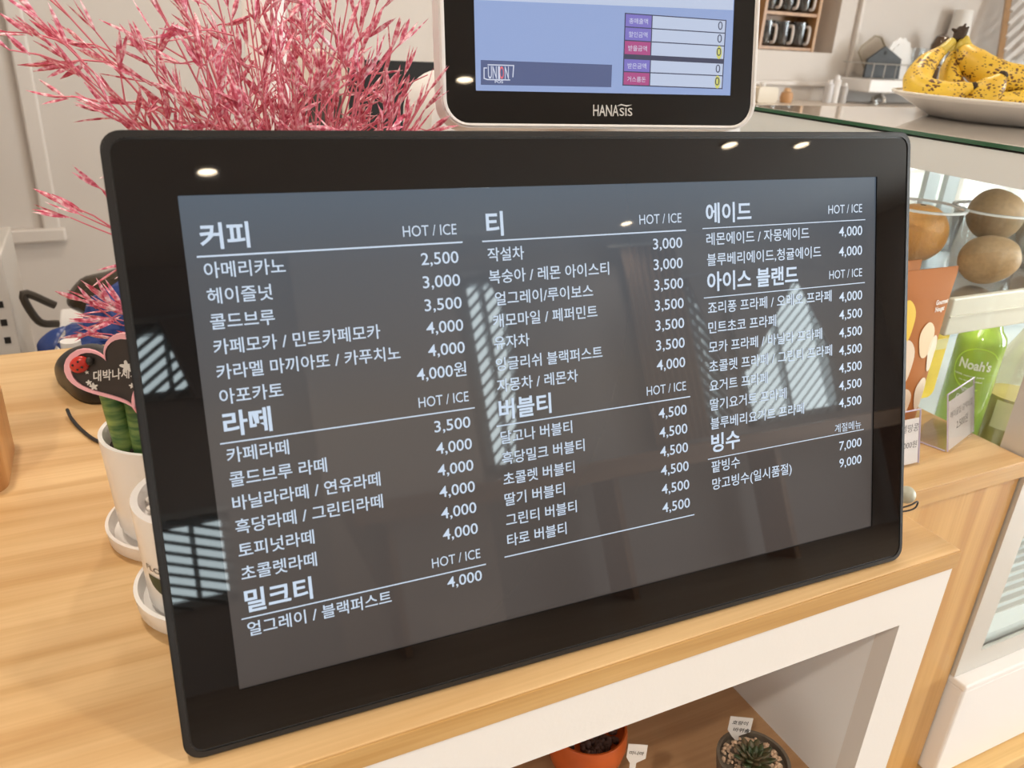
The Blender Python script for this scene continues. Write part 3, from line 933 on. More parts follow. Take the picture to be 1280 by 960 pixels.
MM = (Matrix.Translation((-.309, .548, 0)) @ Matrix.Rotation(math.radians(20), 4, 'Z')).inverted()
cpts = [pz(.006, 84, 512), pz(.003, 90, 524), pz(.002, 105, 540), pz(.002, 124, 552), V((-.285, .385, .002)), V((-.24, .34, .002)), V((-.19, .40, .002))]
bm = bmesh.new(); tube(bm, [MM @ p for p in smooth_path(cpts, 8)], .0017, 8)
link('cable', bm, M_blackmatte, mo, smooth=True)

# rounded wooden stand cut by the left edge of the frame
q = pz(0, 3, 622)
bm = bmesh.new(); plate(bm, rrect(-.10, .0, -.05, .05, .018), 0, .062, 'Z')
wb = link('body', bm, wood('orange wood', (.62, .33, .12), (.50, .24, .08), 'Z'), None, smooth=True)
wt = thing('wooden_block', 'orange brown rounded wooden block on the counter, cut by the left frame edge', 'wooden block', (q.x + .0035, q.y + .055, 0))
wb.parent = wt
bm = bmesh.new(); plate(bm, rrect(-.096, -.004, -.046, .046, .015), .0622, .066, 'Z')
link('lid', bm, wood('orange wood lid', (.64, .36, .14), (.52, .26, .09), 'X'), wt)

# ------------------------------------------------------------------ inside the niche
M_terra = mat('orange glazed terracotta', (.62, .12, .025), .22, var=.12, bscale=30)
ox, oy = pz(-.205, 742, 905).x, .085
op = thing('orange_pot', 'round orange pot of brown clay balls under the niche rail', 'pot', (pz(NB + .060, 735, 906).x, pz(NB + .060, 735, 906).y, NB))
bm = bmesh.new(); lathe(bm, [(0, 0), (.020, 0), (.025, .004), (.035, .026), (.0385, .045), (.0378, .057), (.0362, .0615), (.0345, .0615), (.0345, .054), (0, .052)], 56)
link('pot', bm, M_terra, op, smooth=True)
bm = bmesh.new()
for k in range(130):
    a, r_ = random.uniform(0, 2 * PI), .0315 * math.sqrt(random.random())
    bmesh.ops.create_icosphere(bm, subdivisions=2, radius=random.uniform(.0026, .004), matrix=Matrix.Translation((r_ * math.cos(a), r_ * math.sin(a), .054 + random.uniform(0, .003))))
cl = link('clay_balls', bm, mat('brown clay ball', (.075, .035, .028), .8, var=.3, bscale=40), op, smooth='all'); cl['kind'] = 'stuff'


def stake(name, label, lines, u0, u1, v0, v1, depth, foot, rz):
    """white plastic plant label: square head on a narrow spike"""
    c = dep((u0 + u1) / 2, (v0 + v1) / 2, depth); sx = (u1 - u0) * depth / F / 2; sz = (v1 - v0) * depth / F / 2
    s = thing(name, label, 'plant label', (c.x, c.y, c.z), rz)
    h = c.z - foot
    o_ = [(-sx, sz), (-sx, -sz * .6), (-sx * .55, -sz * 1.3), (-.0015, -h), (.0015, -h), (sx * .1, -sz * 1.2), (sx, -sz * .6), (sx, sz)]
    bm = bmesh.new(); plate(bm, o_[::-1], -.0004, .0004)
    hd = link('tag', bm, M_whitepl, s)
    bm = flat(bmesh.new())
    for t_, zz, x_, w_ in lines: add_text(bm, t_, x_ * sx, zz * sz, width=w_ * sx, y=-.0006, off=.012, shear=.12)
    link('handwriting', bm, M_ink, s)
    return s


stake('plant_label', 'white plastic plant label with one handwritten word beside the orange pot', [('미니마', -.2, -.8, 1.5)], 784, 808, 927, 955, .625, NB + .0005, math.radians(-28))
# dark pot with gravel and a rosette
gp = pz(NB + .05, 946, 947)
gx, gy = gp.x - .004, gp.y
sp_ = thing('succulent_pot', 'grey brown pot of pale gravel with a dark green rosette in the niche', 'potted plant', (gx, gy, NB))
bm = bmesh.new(); lathe(bm, [(0, 0), (.022, 0), (.026, .003), (.0335, .048), (.0335, .051), (.0305, .051), (.030, .045), (0, .044)], 48)
link('pot', bm, mat('grey brown stoneware', (.13, .105, .08), .6, var=.2, bscale=120), sp_, smooth=True)
bm = bmesh.new()
for k in range(200):
    a, r_ = random.uniform(0, 2 * PI), .028 * math.sqrt(random.random())
    bmesh.ops.create_icosphere(bm, subdivisions=1, radius=random.uniform(.0014, .0026), matrix=Matrix.Translation((r_ * math.cos(a), r_ * math.sin(a), .0455 + random.uniform(0, .003))) @ Matrix.Rotation(random.random() * 3, 4, 'X') @ Matrix.Diagonal((1, .7, 1.2, 1)))
g = link('gravel', bm, mat('pale tan gravel', (.62, .44, .31), .8, var=.4, bscale=160), sp_); g['kind'] = 'stuff'
m, N, L, b_ = new_mat('dark rosette leaf')
t = N.new('ShaderNodeTexCoord'); gr = N.new('ShaderNodeTexNoise'); gr.inputs['Scale'].default_value = 90
L.new(t.outputs['Object'], gr.inputs['Vector']); r = N.new('ShaderNodeValToRGB'); e = r.color_ramp.elements
e[0].position = .4; e[0].color = (.035, .055, .018, 1); e[1].position = .65; e[1].color = (.12, .085, .045, 1)
L.new(gr.outputs['Fac'], r.inputs['Fac']); L.new(r.outputs['Color'], b_.inputs['Base Color']); b_.inputs['Roughness'].default_value = .4
bm = bmesh.new(); k = 0
for tier, (cnt, ln, el, wd) in enumerate(((9, .021, .30, .0044), (8, .017, .55, .0042), (7, .012, .85, .0036), (5, .007, 1.2, .0026))):
    for j in range(cnt):
        a = 2 * PI * j / cnt + tier * .35; d = V((math.cos(a) * math.cos(el), math.sin(a) * math.cos(el), math.sin(el)))
        p0 = V((0, 0, .047)); pts = [p0 + d * ln * q + V((0, 0, .003 * q * q)) for q in (0, .25, .5, .75, .92, 1)]
        tube(bm, pts, [wd * .35, wd * .7, wd, wd * .9, wd * .45, wd * .05], 8, squash=.45)
link('rosette', bm, m, sp_, smooth='all')
stake('plant_label', 'white plastic plant label with two handwritten lines at the back of the rosette pot', [('호랑이', .12, -.75, 1.35), ('바위솔', -.72, -.55, 1.45)], 911, 939, 893, 921, (V((gx + .004, gy + .027, NB + .07)) - CAM).dot(FW), NB + .047, math.radians(-30))

# ------------------------------------------------------------------ glass showcase
ZT = .2965
sh = thing('showcase', 'glass topped refrigerated showcase with steel frame and lit inner shelf on the right', 'showcase', (1.0, .3, -.44))
o_ = V((-1.0, -.3, .44))
M_case = mat('showcase grey metal', (.62, .60, .56), .35, metal=.35)
M_casew = mat('showcase white lining', (.82, .88, .90), .4)
XE, YE = 1.75, .57
M_topglass = mat('polished stone-backed glass top', (.62, .56, .50), .04, spec=.5, coat=.6)  # opaque beige base colour stands in for the wall reflected in the glass
bm = bmesh.new(); box(bm, XS + .002, XE - .002, YS + .002, YE - .002, ZT - .0045, ZT, .0008)
link('top_glass', bm, M_topglass, sh, o_)
bm = bmesh.new()
box(bm, XS - .002, XS + .0018, YS - .002, YE + .002, ZT - .0045, ZT - .0002); box(bm, XS + .0018, XE, YS - .002, YS + .0018, ZT - .0045, ZT - .0002)
link('top_glass_edge', bm, mat('green glass edge', (.03, .12, .06), .1, coat=.5), sh, o_)
bm = bmesh.new()
box(bm, XS, XS + .014, YS, YE, .257, ZT - .0068); box(bm, XS + .014, XE, YS, YS + .014, .257, ZT - .0068)
box(bm, XS + .014, XE, YS + .014, YE, ZT - .012, ZT - .0068); box(bm, XE - .014, XE, YS + .014, YE, .257, ZT - .0122)
link('top_rail', bm, M_casew, sh, o_)
link('shadow_gap', B(XS + .001, XE - .001, YS + .001, YE - .001, ZT - .0067, ZT - .0056), M_blackmatte, sh, o_)
bm = bmesh.new()                                               # corner posts and lower frame
box(bm, XS, XS + .004, YS, YS + .035, -.290, .2568); box(bm, XS + .004, XS + .036, YS, YS + .004, -.290, .2568)
box(bm, XS, XS + .012, YE - .02, YE, -.290, .2568); box(bm, XE - .02, XE, YE - .02, YE, -.290, .2568); box(bm, XE - .02, XE, YS, YS + .02, -.29, .2568)
box(bm, XS + .036, XE - .02, YS, YS + .004, -.290, -.262)
box(bm, XS, XS + .004, YS + .035, YE - .02, -.290, -.03)
link('steel_frame', bm, M_case, sh, o_)
bm = bmesh.new()
box(bm, XS + .036, XE - .02, YS + .0012, YS + .003, -.262, .2568); box(bm, XS + .001, XS + .003, YS + .035, YE - .02, -.03, .2568)
link('glass_pane', bm, M_glass, sh, o_)
bm = bmesh.new()
box(bm, XS + .012, XE - .02, YE - .012, YE - .002, -.29, -.06)
for x in (.62, .95, 1.0, 1.38): box(bm, x, x + .03, YE - .012, YE - .002, -.06, .2568)
link('rear_frame', bm, M_casew, sh, o_)
bm = bmesh.new()
box(bm, XS + .012, XE - .02, YE - .008, YE - .006, -.06, .2568)
link('rear_pane', bm, M_glass, sh, o_)
bm = bmesh.new(); box(bm, XS + .006, XE - .02, YS + .012, YE - .014, -.27, -.255)
link('deck', bm, M_casew, sh, o_)
for k in range(14):
    link('louvre', B(.60 + .0, .86, .085 + k * .012, .091 + k * .012, -.2548, -.2528), M_case, sh, o_)
bm = bmesh.new(); box(bm, XS + .006, XE - .02, .135, YE - .014, -.119, -.110)
link('lower_shelf', bm, M_casew, sh, o_)
bm = bmesh.new(); box(bm, XS + .008, XE - .025, .198, YE - .02, .118, .1265, .001)
link('upper_shelf', bm, mat('steel shelf', (.62, .62, .61), .12, metal=.8), sh, o_)
bm = bmesh.new(); box(bm, XS + .008, XE - .025, .190, .1975, .086, .130, .002); box(bm, XS + .008, XE - .025, .188, .190, .108, .1095)
link('shelf_front', bm, mat('cream shelf front', (.74, .68, .58), .35), sh, o_)
led = link('led_strip', B(XS + .03, XE - .04, .20, .215, .1125, .1178), emit_mat('shelf lamp', (1, .97, .9), 9), sh, o_)
led2 = link('led_strip', B(XS + .03, XE - .04, YS + .03, YS + .045, .274, .279), emit_mat('canopy lamp', (1, .97, .92), 9), sh, o_)
# white plinth
pl = thing('showcase_plinth', 'white painted plinth under the showcase', 'plinth', (1.0, .3, -.44))
link('body', B(XS + .002, XE + .02, .0385, YE, -.4403, -.3, .003), M_whitepl, pl, o_)
link('cap', B(XS, XE + .022, .037, YE + .002, -.2998, -.2905, .002), M_whitepl, pl, o_)

# ---- goods in the showcase
SZ = .1270


def cup(loc, label, r0=.036, r1=.0465, h=.075):
    c = thing('plastic_cup', label, 'cup', loc, 0, 'clear fruit cups in the showcase')
    bm = bmesh.new(); lathe(bm, [(0, .001), (r0, .001), (r0 + .001, .003), (r1, h)], 48)
    link('cup_wall', bm, M_cup, c, smooth=True)
    bm = bmesh.new(); pts = [(r1 * math.cos(2 * PI * k / 48), r1 * math.sin(2 * PI * k / 48), h) for k in range(48)]
    lathe(bm, [(r1 - .001, h - .0015), (r1 + .003, h - .001), (r1 + .003, h + .0015), (r1 - .001, h + .0015), (r1 - .001, h - .0015)], 48)
    link('rim', bm, mat('frosted cup rim', (.86, .87, .88), .2, coat=.5), c, smooth=True)
    return c


def fruit(name, label, cat, loc, rx, rz_, m, rot=(0, 0, 0), calyx=None, dimple=.08, egg=0.0):
    bm = bmesh.new(); bmesh.ops.create_uvsphere(bm, u_segments=40, v_segments=26, radius=1)
    for v in bm.verts:
        c = v.co; d = 1 - dimple * math.exp(-((1 - c.z) / .08))
        w_ = 1 + egg * c.z
        v.co = V((c.x * rx * w_, c.y * rx * w_, c.z * rz_ * d))
    f = thing(name, label, cat, loc); f.rotation_euler = rot
    link('flesh', bm, m, f, smooth='all')
    bm = bmesh.new(); lathe(bm, [(0, rz_ * .90), (.0035, rz_ * .905), (.003, rz_ * .935), (0, rz_ * .94)], 12)
    link('stem_scar', bm, calyx or M_brownstem, f, smooth=True)
    return f


M_brownstem = mat('dry brown stem', (.12, .07, .035), .8)
M_orange = mat('orange peel', (.92, .42, .10), .38, bump=.35, bscale=500, var=.10, sss=.1)
M_tan = mat('tan fruit skin', (.42, .27, .14), .5, bump=.1, bscale=200, var=.12)
M_peach = mat('pale orange fruit skin', (.80, .50, .28), .45, var=.12, bscale=40)
c1 = dep(1143, 300, .985); c2 = dep(1236, 296, .985); c3 = dep(1318, 290, 1.0)
P1 = V((max(c1.x, XS + .056), c1.y, SZ)); P2 = V((c2.x, c2.y, SZ)); P3 = V((c3.x + .025, c3.y + .02, SZ))
cup(P1, 'clear plastic cup holding the orange beside the screen edge', h=.080)
cup(P2, 'clear plastic cup holding the tan fruit in the showcase', h=.080)
cup(P3, 'clear plastic cup with a pale orange fruit at the right frame edge', h=.070)
fruit('orange', 'bright orange in the plastic cup beside the screen edge', 'orange', P1 + V((0, 0, .048)), .0355, .036, M_orange)
fruit('tan_fruit', 'tan round fruit sitting high in its plastic cup in the showcase', 'fruit', P2 + V((0, 0, .074)), .0315, .0315, M_tan, (.2, .3, 0))
fruit('orange', 'pale orange fruit in a cup behind the tan fruits', 'orange', P3 + V((0, 0, .044)), .036, .034, M_peach)
c4 = dep(1237, 327, .955)  # solid fruit added for the mirror image under the cup
fruit('tan_fruit', 'tan egg shaped fruit lying on the shelf in front of its cup', 'fruit', V((c4.x - .012, .226, SZ + .0315)), .028, .034, M_tan, (1.2, .6, .5), egg=-.12)
# clear lidded tray behind
tr_ = thing('clear_tray', 'crumpled clear plastic tray behind the fruit cups', 'tray', (P1.x + .115, P1.y + .11, SZ))
bm = bmesh.new(); plate(bm, rrect(-.06, .06, -.045, .045, .01), .001, .003, 'Z')
link('tray_floor', bm, M_cup, tr_)
bm = bmesh.new(); o1 = rrect(-.065, .065, -.05, .05, .012); i1 = rrect(-.060, .060, -.045, .045, .01)
n = len(o1); A = [bm.verts.new(V((a, b, .05))) for a, b in o1]; C = [bm.verts.new(V((a, b, .003))) for a, b in i1]
for k in range(n): bm.faces.new([A[k], A[(k + 1) % n], C[(k + 1) % n], C[k]])
link('tray_wall', bm, M_cup, tr_)

# juice bottles on the lower shelf
SL = -.1095


def bottle(name, label, cat, loc, prof, m, cap_, caplook):
    b__ = thing(name, label, cat, loc)
    bm = bmesh.new(); lathe(bm, prof, 40); body = link('bottle_body', bm, m, b__, smooth=True)
    bm = bmesh.new(); lathe(bm, cap_, 32); link('cap', bm, caplook, b__, smooth=True)
    return b__, body


m, N, L, b_ = new_mat('green apple juice')
b_.inputs['Base Color'].default_value = (.30, .46, .06, 1); b_.inputs['Roughness'].default_value = .08; b_.inputs['Coat Weight'].default_value = .6
b_.inputs['Subsurface Weight'].default_value = .15; b_.inputs['Subsurface Radius'].default_value = (.01, .01, .003)
tg = N.new('ShaderNodeTexCoord'); nn = N.new('ShaderNodeTexNoise'); nn.inputs['Scale'].default_value = 25; L.new(tg.outputs['Object'], nn.inputs['Vector'])
rr = N.new('ShaderNodeValToRGB'); rr.color_ramp.elements[0].color = (.22, .38, .05, 1); rr.color_ramp.elements[1].color = (.42, .58, .10, 1)
L.new(nn.outputs['Fac'], rr.inputs['Fac']); L.new(rr.outputs['Color'], b_.inputs['Base Color'])
M_juice = m
bq = dep(1226, 430, .985)
BX, BY = bq.x, bq.y
BR = .0275
SHD = dep(1228, 411, .985).z - SL          # height of the shoulder
jb, body = bottle('juice_bottle', 'green apple juice bottle with white lettering behind the price holder', 'bottle', (BX, BY, SL),
                  [(0, .001), (BR - .004, .001), (BR, .006), (BR, SHD - .012), (BR - .002, SHD - .004), (BR - .008, SHD + .004), (.016, SHD + .014), (.0135, SHD + .024)], M_juice,
                  [(0, SHD + .044), (.0145, SHD + .044), (.016, SHD + .042), (.016, SHD + .024), (.0135, SHD + .024)], mat('white bottle cap', (.8, .82, .8), .3))
aim = math.atan2(CAM.y - BY, CAM.x - BX) + PI / 2      # lettering turned to the front left
wrap = lambda r_: (lambda a, z: V((math.sin(aim + a / r_) * 0, 0, 0)))
wr = lambda a, z: V((BX * 0 + (BR + .0004) * math.sin(a / BR + aim), -(BR + .0004) * math.cos(a / BR + aim), z))
bm = flat(bmesh.new())
add_text(bm, "Noah's", -.0165, SHD - .043, width=.036, height=.0125, off=.03, fn=wr, ref='N')
add_text(bm, '100% natural juice', -.019, SHD - .053, width=.034, height=.0028, off=.02, fn=wr)
add_text(bm, 'no sugar added', -.012, SHD - .059, width=.026, height=.0026, off=.02, fn=wr)
for t_, z, w_ in (('Apple', SHD - .073, .018), ('Pear', SHD - .085, .016), ('Lime', SHD - .098, .016), ('Kiwi', SHD - .111, .015)): add_text(bm, t_, -.010, z, width=w_, height=.0085, off=.012, fn=wr, shear=.15)
link('lettering', bm, mat('white print', (.85, .88, .82), .4), body)
bm = bmesh.new(); prev = None                                   # bright ring printed round the name
for k in range(41):
    t_ = .6 + 4.4 * k / 40; a0, z0 = .004 + .025 * math.cos(t_), SHD - .042 + .026 * math.sin(t_); a1, z1 = .004 + .0265 * math.cos(t_), SHD - .042 + .0275 * math.sin(t_)
    cur = (bm.verts.new(wr(a0, z0)), bm.verts.new(wr(a1, z1)))
    if prev: bm.faces.new([prev[0], prev[1], cur[1], cur[0]])
    prev = cur
link('printed_ring', bm, mat('lime print', (.50, .75, .08), .4), body)
M_pet = glass_mat('clear bottle plastic', (.93, .90, .78), .12, .05)
cb = dep(1292, 440, .985)
cbt, body2 = bottle('clear_bottle', 'clear square shouldered bottle of pale gold drink right of the green bottle', 'bottle', (cb.x + .01, cb.y + .01, SL),
                    [(0, .001), (.030, .001), (.034, .006), (.034, .12), (.032, .14), (.020, .165), (.014, .18), (.014, .19)], M_pet,
                    [(0, .205), (.015, .205), (.016, .203), (.016, .188), (.014, .188)], mat('dark blue cap', (.03, .05, .16), .35))
bm = bmesh.new(); lathe(bm, [(0, .004), (.029, .004), (.0322, .009), (.0322, .095), (0, .095)], 40)
link('drink', bm, mat('pale gold drink', (.66, .56, .22), .1, coat=.4), cbt, smooth=True)
bm = bmesh.new(); lathe(bm, [(.0345, .055), (.0345, .092)], 24, a0=PI * 1.0, a1=PI * 1.6)
link('label', bm, mat('cream bottle label', (.78, .70, .40), .5), cbt, smooth=True)
bm = bmesh.new(); bmesh.ops.create_cone(bm, cap_ends=True, segments=24, radius1=.009, radius2=.009, depth=.0006, matrix=Matrix.Translation((-.0335 * math.sin(.45), -.0335 * math.cos(.45) - .001, .058)) @ Matrix.Rotation(-.45, 4, 'Z') @ Matrix.Rotation(PI / 2, 4, 'X'))
link('round_sticker', bm, mat('pink sticker', (.75, .35, .30), .5), cbt)
# purple tub at the bottom
pt_ = dep(1292, 720, .86)
tb = thing('purple_tub', 'purple tub on the louvred bottom deck of the showcase', 'tub', (.715, .205, -.2525))
bm = bmesh.new(); lathe(bm, [(0, 0), (.034, 0), (.042, .07), (.041, .072), (0, .072)], 40)
link('tub', bm, mat('purple plastic', (.22, .18, .52), .3), tb, smooth=True)
bm = bmesh.new(); lathe(bm, [(.0435, .0725), (.0435, .079), (.041, .080), (0, .080), (0, .0725), (.0435, .0725)], 40)
link('lid', bm, M_cup, tb, smooth=True)

# ---- goods on the side counter
M_pouch = mat('brown foil pouch', (.44, .155, .04), .6, spec=.15, bump=.08, bscale=40)
M_pcream = mat('pouch print cream', (.78, .56, .34), .45)
M_pyel = mat('pouch print yellow', (.86, .58, .03), .45)
M_pwht = mat('pouch print pale', (.82, .68, .54), .45)


def pouch(label, y_, uR, vT, uB, vB, seed, prints):
    """stand-up pouch: flat sealed top, belly that swells to an oval foot"""
    a = py(y_, uR, vT); hgt = a.z; wd = .125; xr = a.x
    c = thing('snack_pouch', label, 'pouch', (xr - wd / 2, y_, .0008))
    bm = bmesh.new(); nx, nz = 20, 20
    def pt(i, j, sgn):
        s = i / nx * 2 - 1; t_ = j / nz
        half = wd / 2 * (.94 + .06 * t_) if t_ < .97 else wd / 2 * (1 - .02 * abs(s))
        belly = .026 * (1 - t_) ** .6 * max(0, 1 - s * s) ** .5 * (1 if t_ < .9 else max(0, (1 - t_) / .1))
        return V((s * half - (1 - t_) * .010, sgn * (belly + .0006), t_ * hgt))
    for sgn in (-1, 1):
        G = [[bm.verts.new(pt(i, j, sgn)) for i in range(nx + 1)] for j in range(nz + 1)]
        for j in range(nz):
            for i in range(nx): bm.faces.new([G[j][i], G[j][i + 1], G[j + 1][i + 1], G[j + 1][i]])
    bmesh.ops.remove_doubles(bm, verts=bm.verts, dist=.0001)
    bd = link('bag', bm, M_pouch, c, smooth='all')

    def surf(a_, z_):
        t_ = max(0, min(1, z_ / hgt)); half = wd / 2 * (.94 + .06 * t_); s = max(-1, min(1, (a_ + (1 - t_) * .010) / half))
        belly = .026 * (1 - t_) ** .6 * max(0, 1 - s * s) ** .5 * (1 if t_ < .9 else max(0, (1 - t_) / .1))
        return V((a_, -(belly + .0014), z_))
    if prints:
        bm = flat(bmesh.new())
        add_text(bm, 'Gourmet', wd / 2 - .034, hgt - .0365, width=.022, height=.0052, off=.03, fn=surf, ref='G')
        add_text(bm, 'Nougat', wd / 2 - .034, hgt - .0435, width=.017, height=.0052, off=.03, fn=surf, ref='N')
        link('lettering', bm, M_paper, bd)
        for nm, mm_, blobs in (('cream_print', M_pcream, [(-.000 + .022, .105, .0125, .019)]), ('yellow_print', M_pyel, [(-.014, .128, .012, .022)]),
                               ('pale_print', M_pwht, [(.038, .088, .009, .020), (-.008, .085, .013, .024), (.030, .045, .012, .018), (.000, .040, .012, .016)])):
            bm = flat(bmesh.new())
            for bx, bz, rx, rz_ in blobs:
                ctr_ = bm.verts.new(surf(bx, bz)); ring = []
                rings = []
                for q in (.5, 1):
                    rings.append([bm.verts.new(surf(bx + q * rx * math.cos(2 * PI * k / 28) * (1 + .1 * math.sin(3 * 2 * PI * k / 28)), bz + q * rz_ * math.sin(2 * PI * k / 28))) for k in range(28)])
                for k in range(28):
                    bm.faces.new([ctr_, rings[0][k], rings[0][(k + 1) % 28]])
                    bm.faces.new([rings[0][k], rings[1][k], rings[1][(k + 1) % 28], rings[0][(k + 1) % 28]])
            link(nm, bm, mm_, bd)
    return c


pouch('brown snack pouch with cream prints standing right of the menu screen', .165, 1199, 333, 1160, 510, 1, True)
pouch('plain topped brown pouch hidden behind the printed snack pouch', .232, 1153, 325, 1130, 480, 2, False)
yb = thing('yellow_pack', 'yellow snack pack between the brown pouch and green bottle', 'pack', (py(.212, 1179, 440).x - .027, .212, .0008))
bm = bmesh.new(); plate(bm, rrect(-.018, .018, 0, .122, .010), -.008, .008)
link('pack', bm, mat('yellow film', (.85, .62, .03), .3, var=.1, bscale=50), yb)
bm = flat(bmesh.new()); add_text(bm, 'SNACK', -.013, .07, width=.024, y=-.0104, off=.02); bm.free()
bm = bmesh.new(); plate(bm, rrect(-.0165, .0165, .062, .075, .002), -.0088, -.0081)
link('printed_band', bm, mat('pale yellow band', (.84, .76, .35), .4), yb)


def price_holder(label, u0, v0, u1, v1, uf, vf, lines, hgt, depth_foot=.045, group='acrylic price holders'):
    """bent acrylic sheet: upright face leaning back with a folded foot behind it"""
    a = pz(0.0012, u0, v0); b2 = pz(0.0012, u1, v1); d = (b2 - a); ln = d.length; ang = math.atan2(d.y, d.x)
    h = thing('price_holder', label, 'price holder', ((a.x + b2.x) / 2, (a.y + b2.y) / 2, .0006), ang, group)
    lean = .25
    def P(x, s, o__=0): return V((x, s * math.sin(lean) + o__, s * math.cos(lean)))
    bm = bmesh.new()
    for y_ in (0, .0022):
        pass
    o2 = [(-ln / 2, 0), (ln / 2, 0), (ln / 2, hgt), (-ln / 2, hgt)]
    for off_ in (0,):
        A = [bm.verts.new(P(x, s, off_)) for x, s in o2]; C = [bm.verts.new(P(x, s, off_ + .0012)) for x, s in o2]
        bm.faces.new(A); bm.faces.new(C[::-1])
        for k in range(4): bm.faces.new([A[k], C[k], C[(k + 1) % 4], A[(k + 1) % 4]])
    link('sleeve', bm, M_acry, h)
    link('foot', B(-ln / 2, ln / 2, .0045, depth_foot, .0, .0014), M_acry, h)
    bm = bmesh.new()
    for x in (-ln / 2, ln / 2): tube(bm, [P(x, 0.001, .002), P(x, hgt, .002)], .0008, 6)
    tube(bm, [P(-ln / 2, hgt, .002), P(ln / 2, hgt, .002)], .0008, 6)
    tube(bm, [(-ln / 2, .0045, .0007), (-ln / 2, depth_foot, .0007)], .0008, 6)
    link('polished_edge', bm, mat('lilac acrylic edge', (.62, .56, .75), .1, coat=.5), h)
    bm = bmesh.new(); q = [(-ln / 2 + .002, .002), (ln / 2 - .002, .002), (ln / 2 - .002, hgt - .008), (-ln / 2 + .002, hgt - .008)]
    A = [bm.verts.new(P(x, s, .0014)) for x, s in q]; C = [bm.verts.new(P(x, s, .0018)) for x, s in q]
    bm.faces.new(A); bm.faces.new(C[::-1])
    for k in range(4): bm.faces.new([A[k], C[k], C[(k + 1) % 4], A[(k + 1) % 4]])
    card = link('card', bm, M_paper, h)
    bm = flat(bmesh.new())
    for t_, x, s, w_ in lines: add_text(bm, t_, x * ln, s * hgt, width=w_ * ln, fn=lambda a_, z_: P(a_, z_, .0013), off=-.004, shear=.1)
    link('handwriting', bm, M_ink, card)
    return h


price_holder('clear price holder in the middle of the side counter beside the pouch', 1187, 566, 1219, 541, 1154, 555, [('베이글칩 갈릭바질', -.42, .56, .84), ('2,500원', -.20, .30, .44)], .062)
price_holder('clear price holder half hidden by the right edge of the menu screen', 1098, 592, 1150, 580, 1100, 560, [('카라멜땅콩', -.25, .62, .70), ('3,000원', .0, .32, .42)], .056)
price_holder('clear price holder in front of the pale gold bottle at the right edge', 1243, 545, 1300, 528, 1240, 520, [('초코칩 머핀', -.38, .58, .6), ('5,000원', -.20, .28, .46)], .058) if False else None
# the right hand holder stands inside the showcase, on the lower shelf in front of the bottles
ih = thing('price_holder', 'clear price holder reading five thousand in front of the pale gold bottle', 'price holder', (cb.x - .012, .158, SL), math.radians(4), 'acrylic price holders')
bm = bmesh.new(); box(bm, -.036, .036, 0, .0012, 0, .062); box(bm, -.036, .036, .0045, .03, 0, .0013)
link('sleeve', bm, M_acry, ih)
link('card', B(-.034, .034, .0015, .0022, .002, .056), M_paper, ih)
bm = flat(bmesh.new()); add_text(bm, '초코칩 머핀', -.028, .036, width=.045, y=-.0006, off=.008); add_text(bm, '5,000원', -.016, .016, width=.034, y=-.0006, off=.008)
link('handwriting', bm, M_ink, ih)
ih2 = thing('price_holder', 'small clear price holder at the foot of the green juice bottle', 'price holder', (BX + .012, .150, SL), math.radians(4), 'acrylic price holders')
bm = bmesh.new(); box(bm, -.026, .022, 0, .0012, 0, .050); box(bm, -.026, .022, .0045, .02, 0, .0013)
link('sleeve', bm, M_acry, ih2)
link('card', B(-.024, .020, .0015, .0022, .002, .046), M_paper, ih2)
# grey cable clip on the slab's front edge, a black wire looped through it
kk = dep(1129, 616, .733)
wk = thing('cable_clip', 'small round grey cable clip with looped black wire, peeking out behind the screen edge', 'cable clip', (kk.x, YS - .0082, kk.z))
bm = bmesh.new(); bmesh.ops.create_uvsphere(bm, u_segments=28, v_segments=18, radius=.0080)
link('clip_body', bm, mat('grey green plastic', (.42, .42, .34), .35, var=.1), wk, smooth='all')
bm = bmesh.new(); tube(bm, smooth_path([(-.012, -.006, -.008), (-.003, -.0092, -.0045), (.004, -.0088, -.003), (.0065, -.0085, -.0055), (.003, -.0092, -.0095), (-.006, -.007, -.012), (-.022, .0, -.014)], 6), .0008, 8)
link('wire', bm, M_blackmatte, wk, smooth=True)

# ------------------------------------------------------------------ bananas on a white plate
pc = pz(ZT, 1266, 152); pcx, pcy = pc.x, pc.y
pr = thing('oval_plate', 'shallow white plate holding the bananas on the showcase top', 'plate', (pcx, pcy, ZT + .0004))
bm = bmesh.new(); lathe(bm, [(0, .0), (.105, .0), (.110, .002), (.128, .012), (.150, .0235), (.158, .0255), (.160, .028), (.155, .0285), (.128, .0170), (.108, .0085), (0, .0065)], 72)
link('dish', bm, M_ceramic, pr, smooth=True)
bm = bmesh.new()
for k in range(72):
    pass
lathe(bm, [(.1552, .0287), (.1602, .0282), (.1600, .0302), (.1562, .0308), (.1552, .0287)], 72)
link('rim_band', bm, mat('cream glaze rim', (.82, .78, .70), .25), pr, smooth=True)
m, N, L, b_ = new_mat('ripe banana skin')
t = N.new('ShaderNodeTexCoord')
n = N.new('ShaderNodeTexNoise'); n.inputs['Scale'].default_value = 22; n.inputs['Detail'].default_value = 2; L.new(t.outputs['Object'], n.inputs['Vector'])
r = N.new('ShaderNodeValToRGB'); e = r.color_ramp.elements
e[0].position = .3; e[0].color = (.72, .43, .035, 1); e[1].position = .7; e[1].color = (.84, .58, .06, 1)
L.new(n.outputs['Fac'], r.inputs['Fac'])
mp = N.new('ShaderNodeMapping'); mp.inputs['Scale'].default_value = (190, 190, 330); L.new(t.outputs['Object'], mp.inputs['Vector'])
vo = N.new('ShaderNodeTexVoronoi'); vo.inputs['Scale'].default_value = 1; L.new(mp.outputs[0], vo.inputs['Vector'])
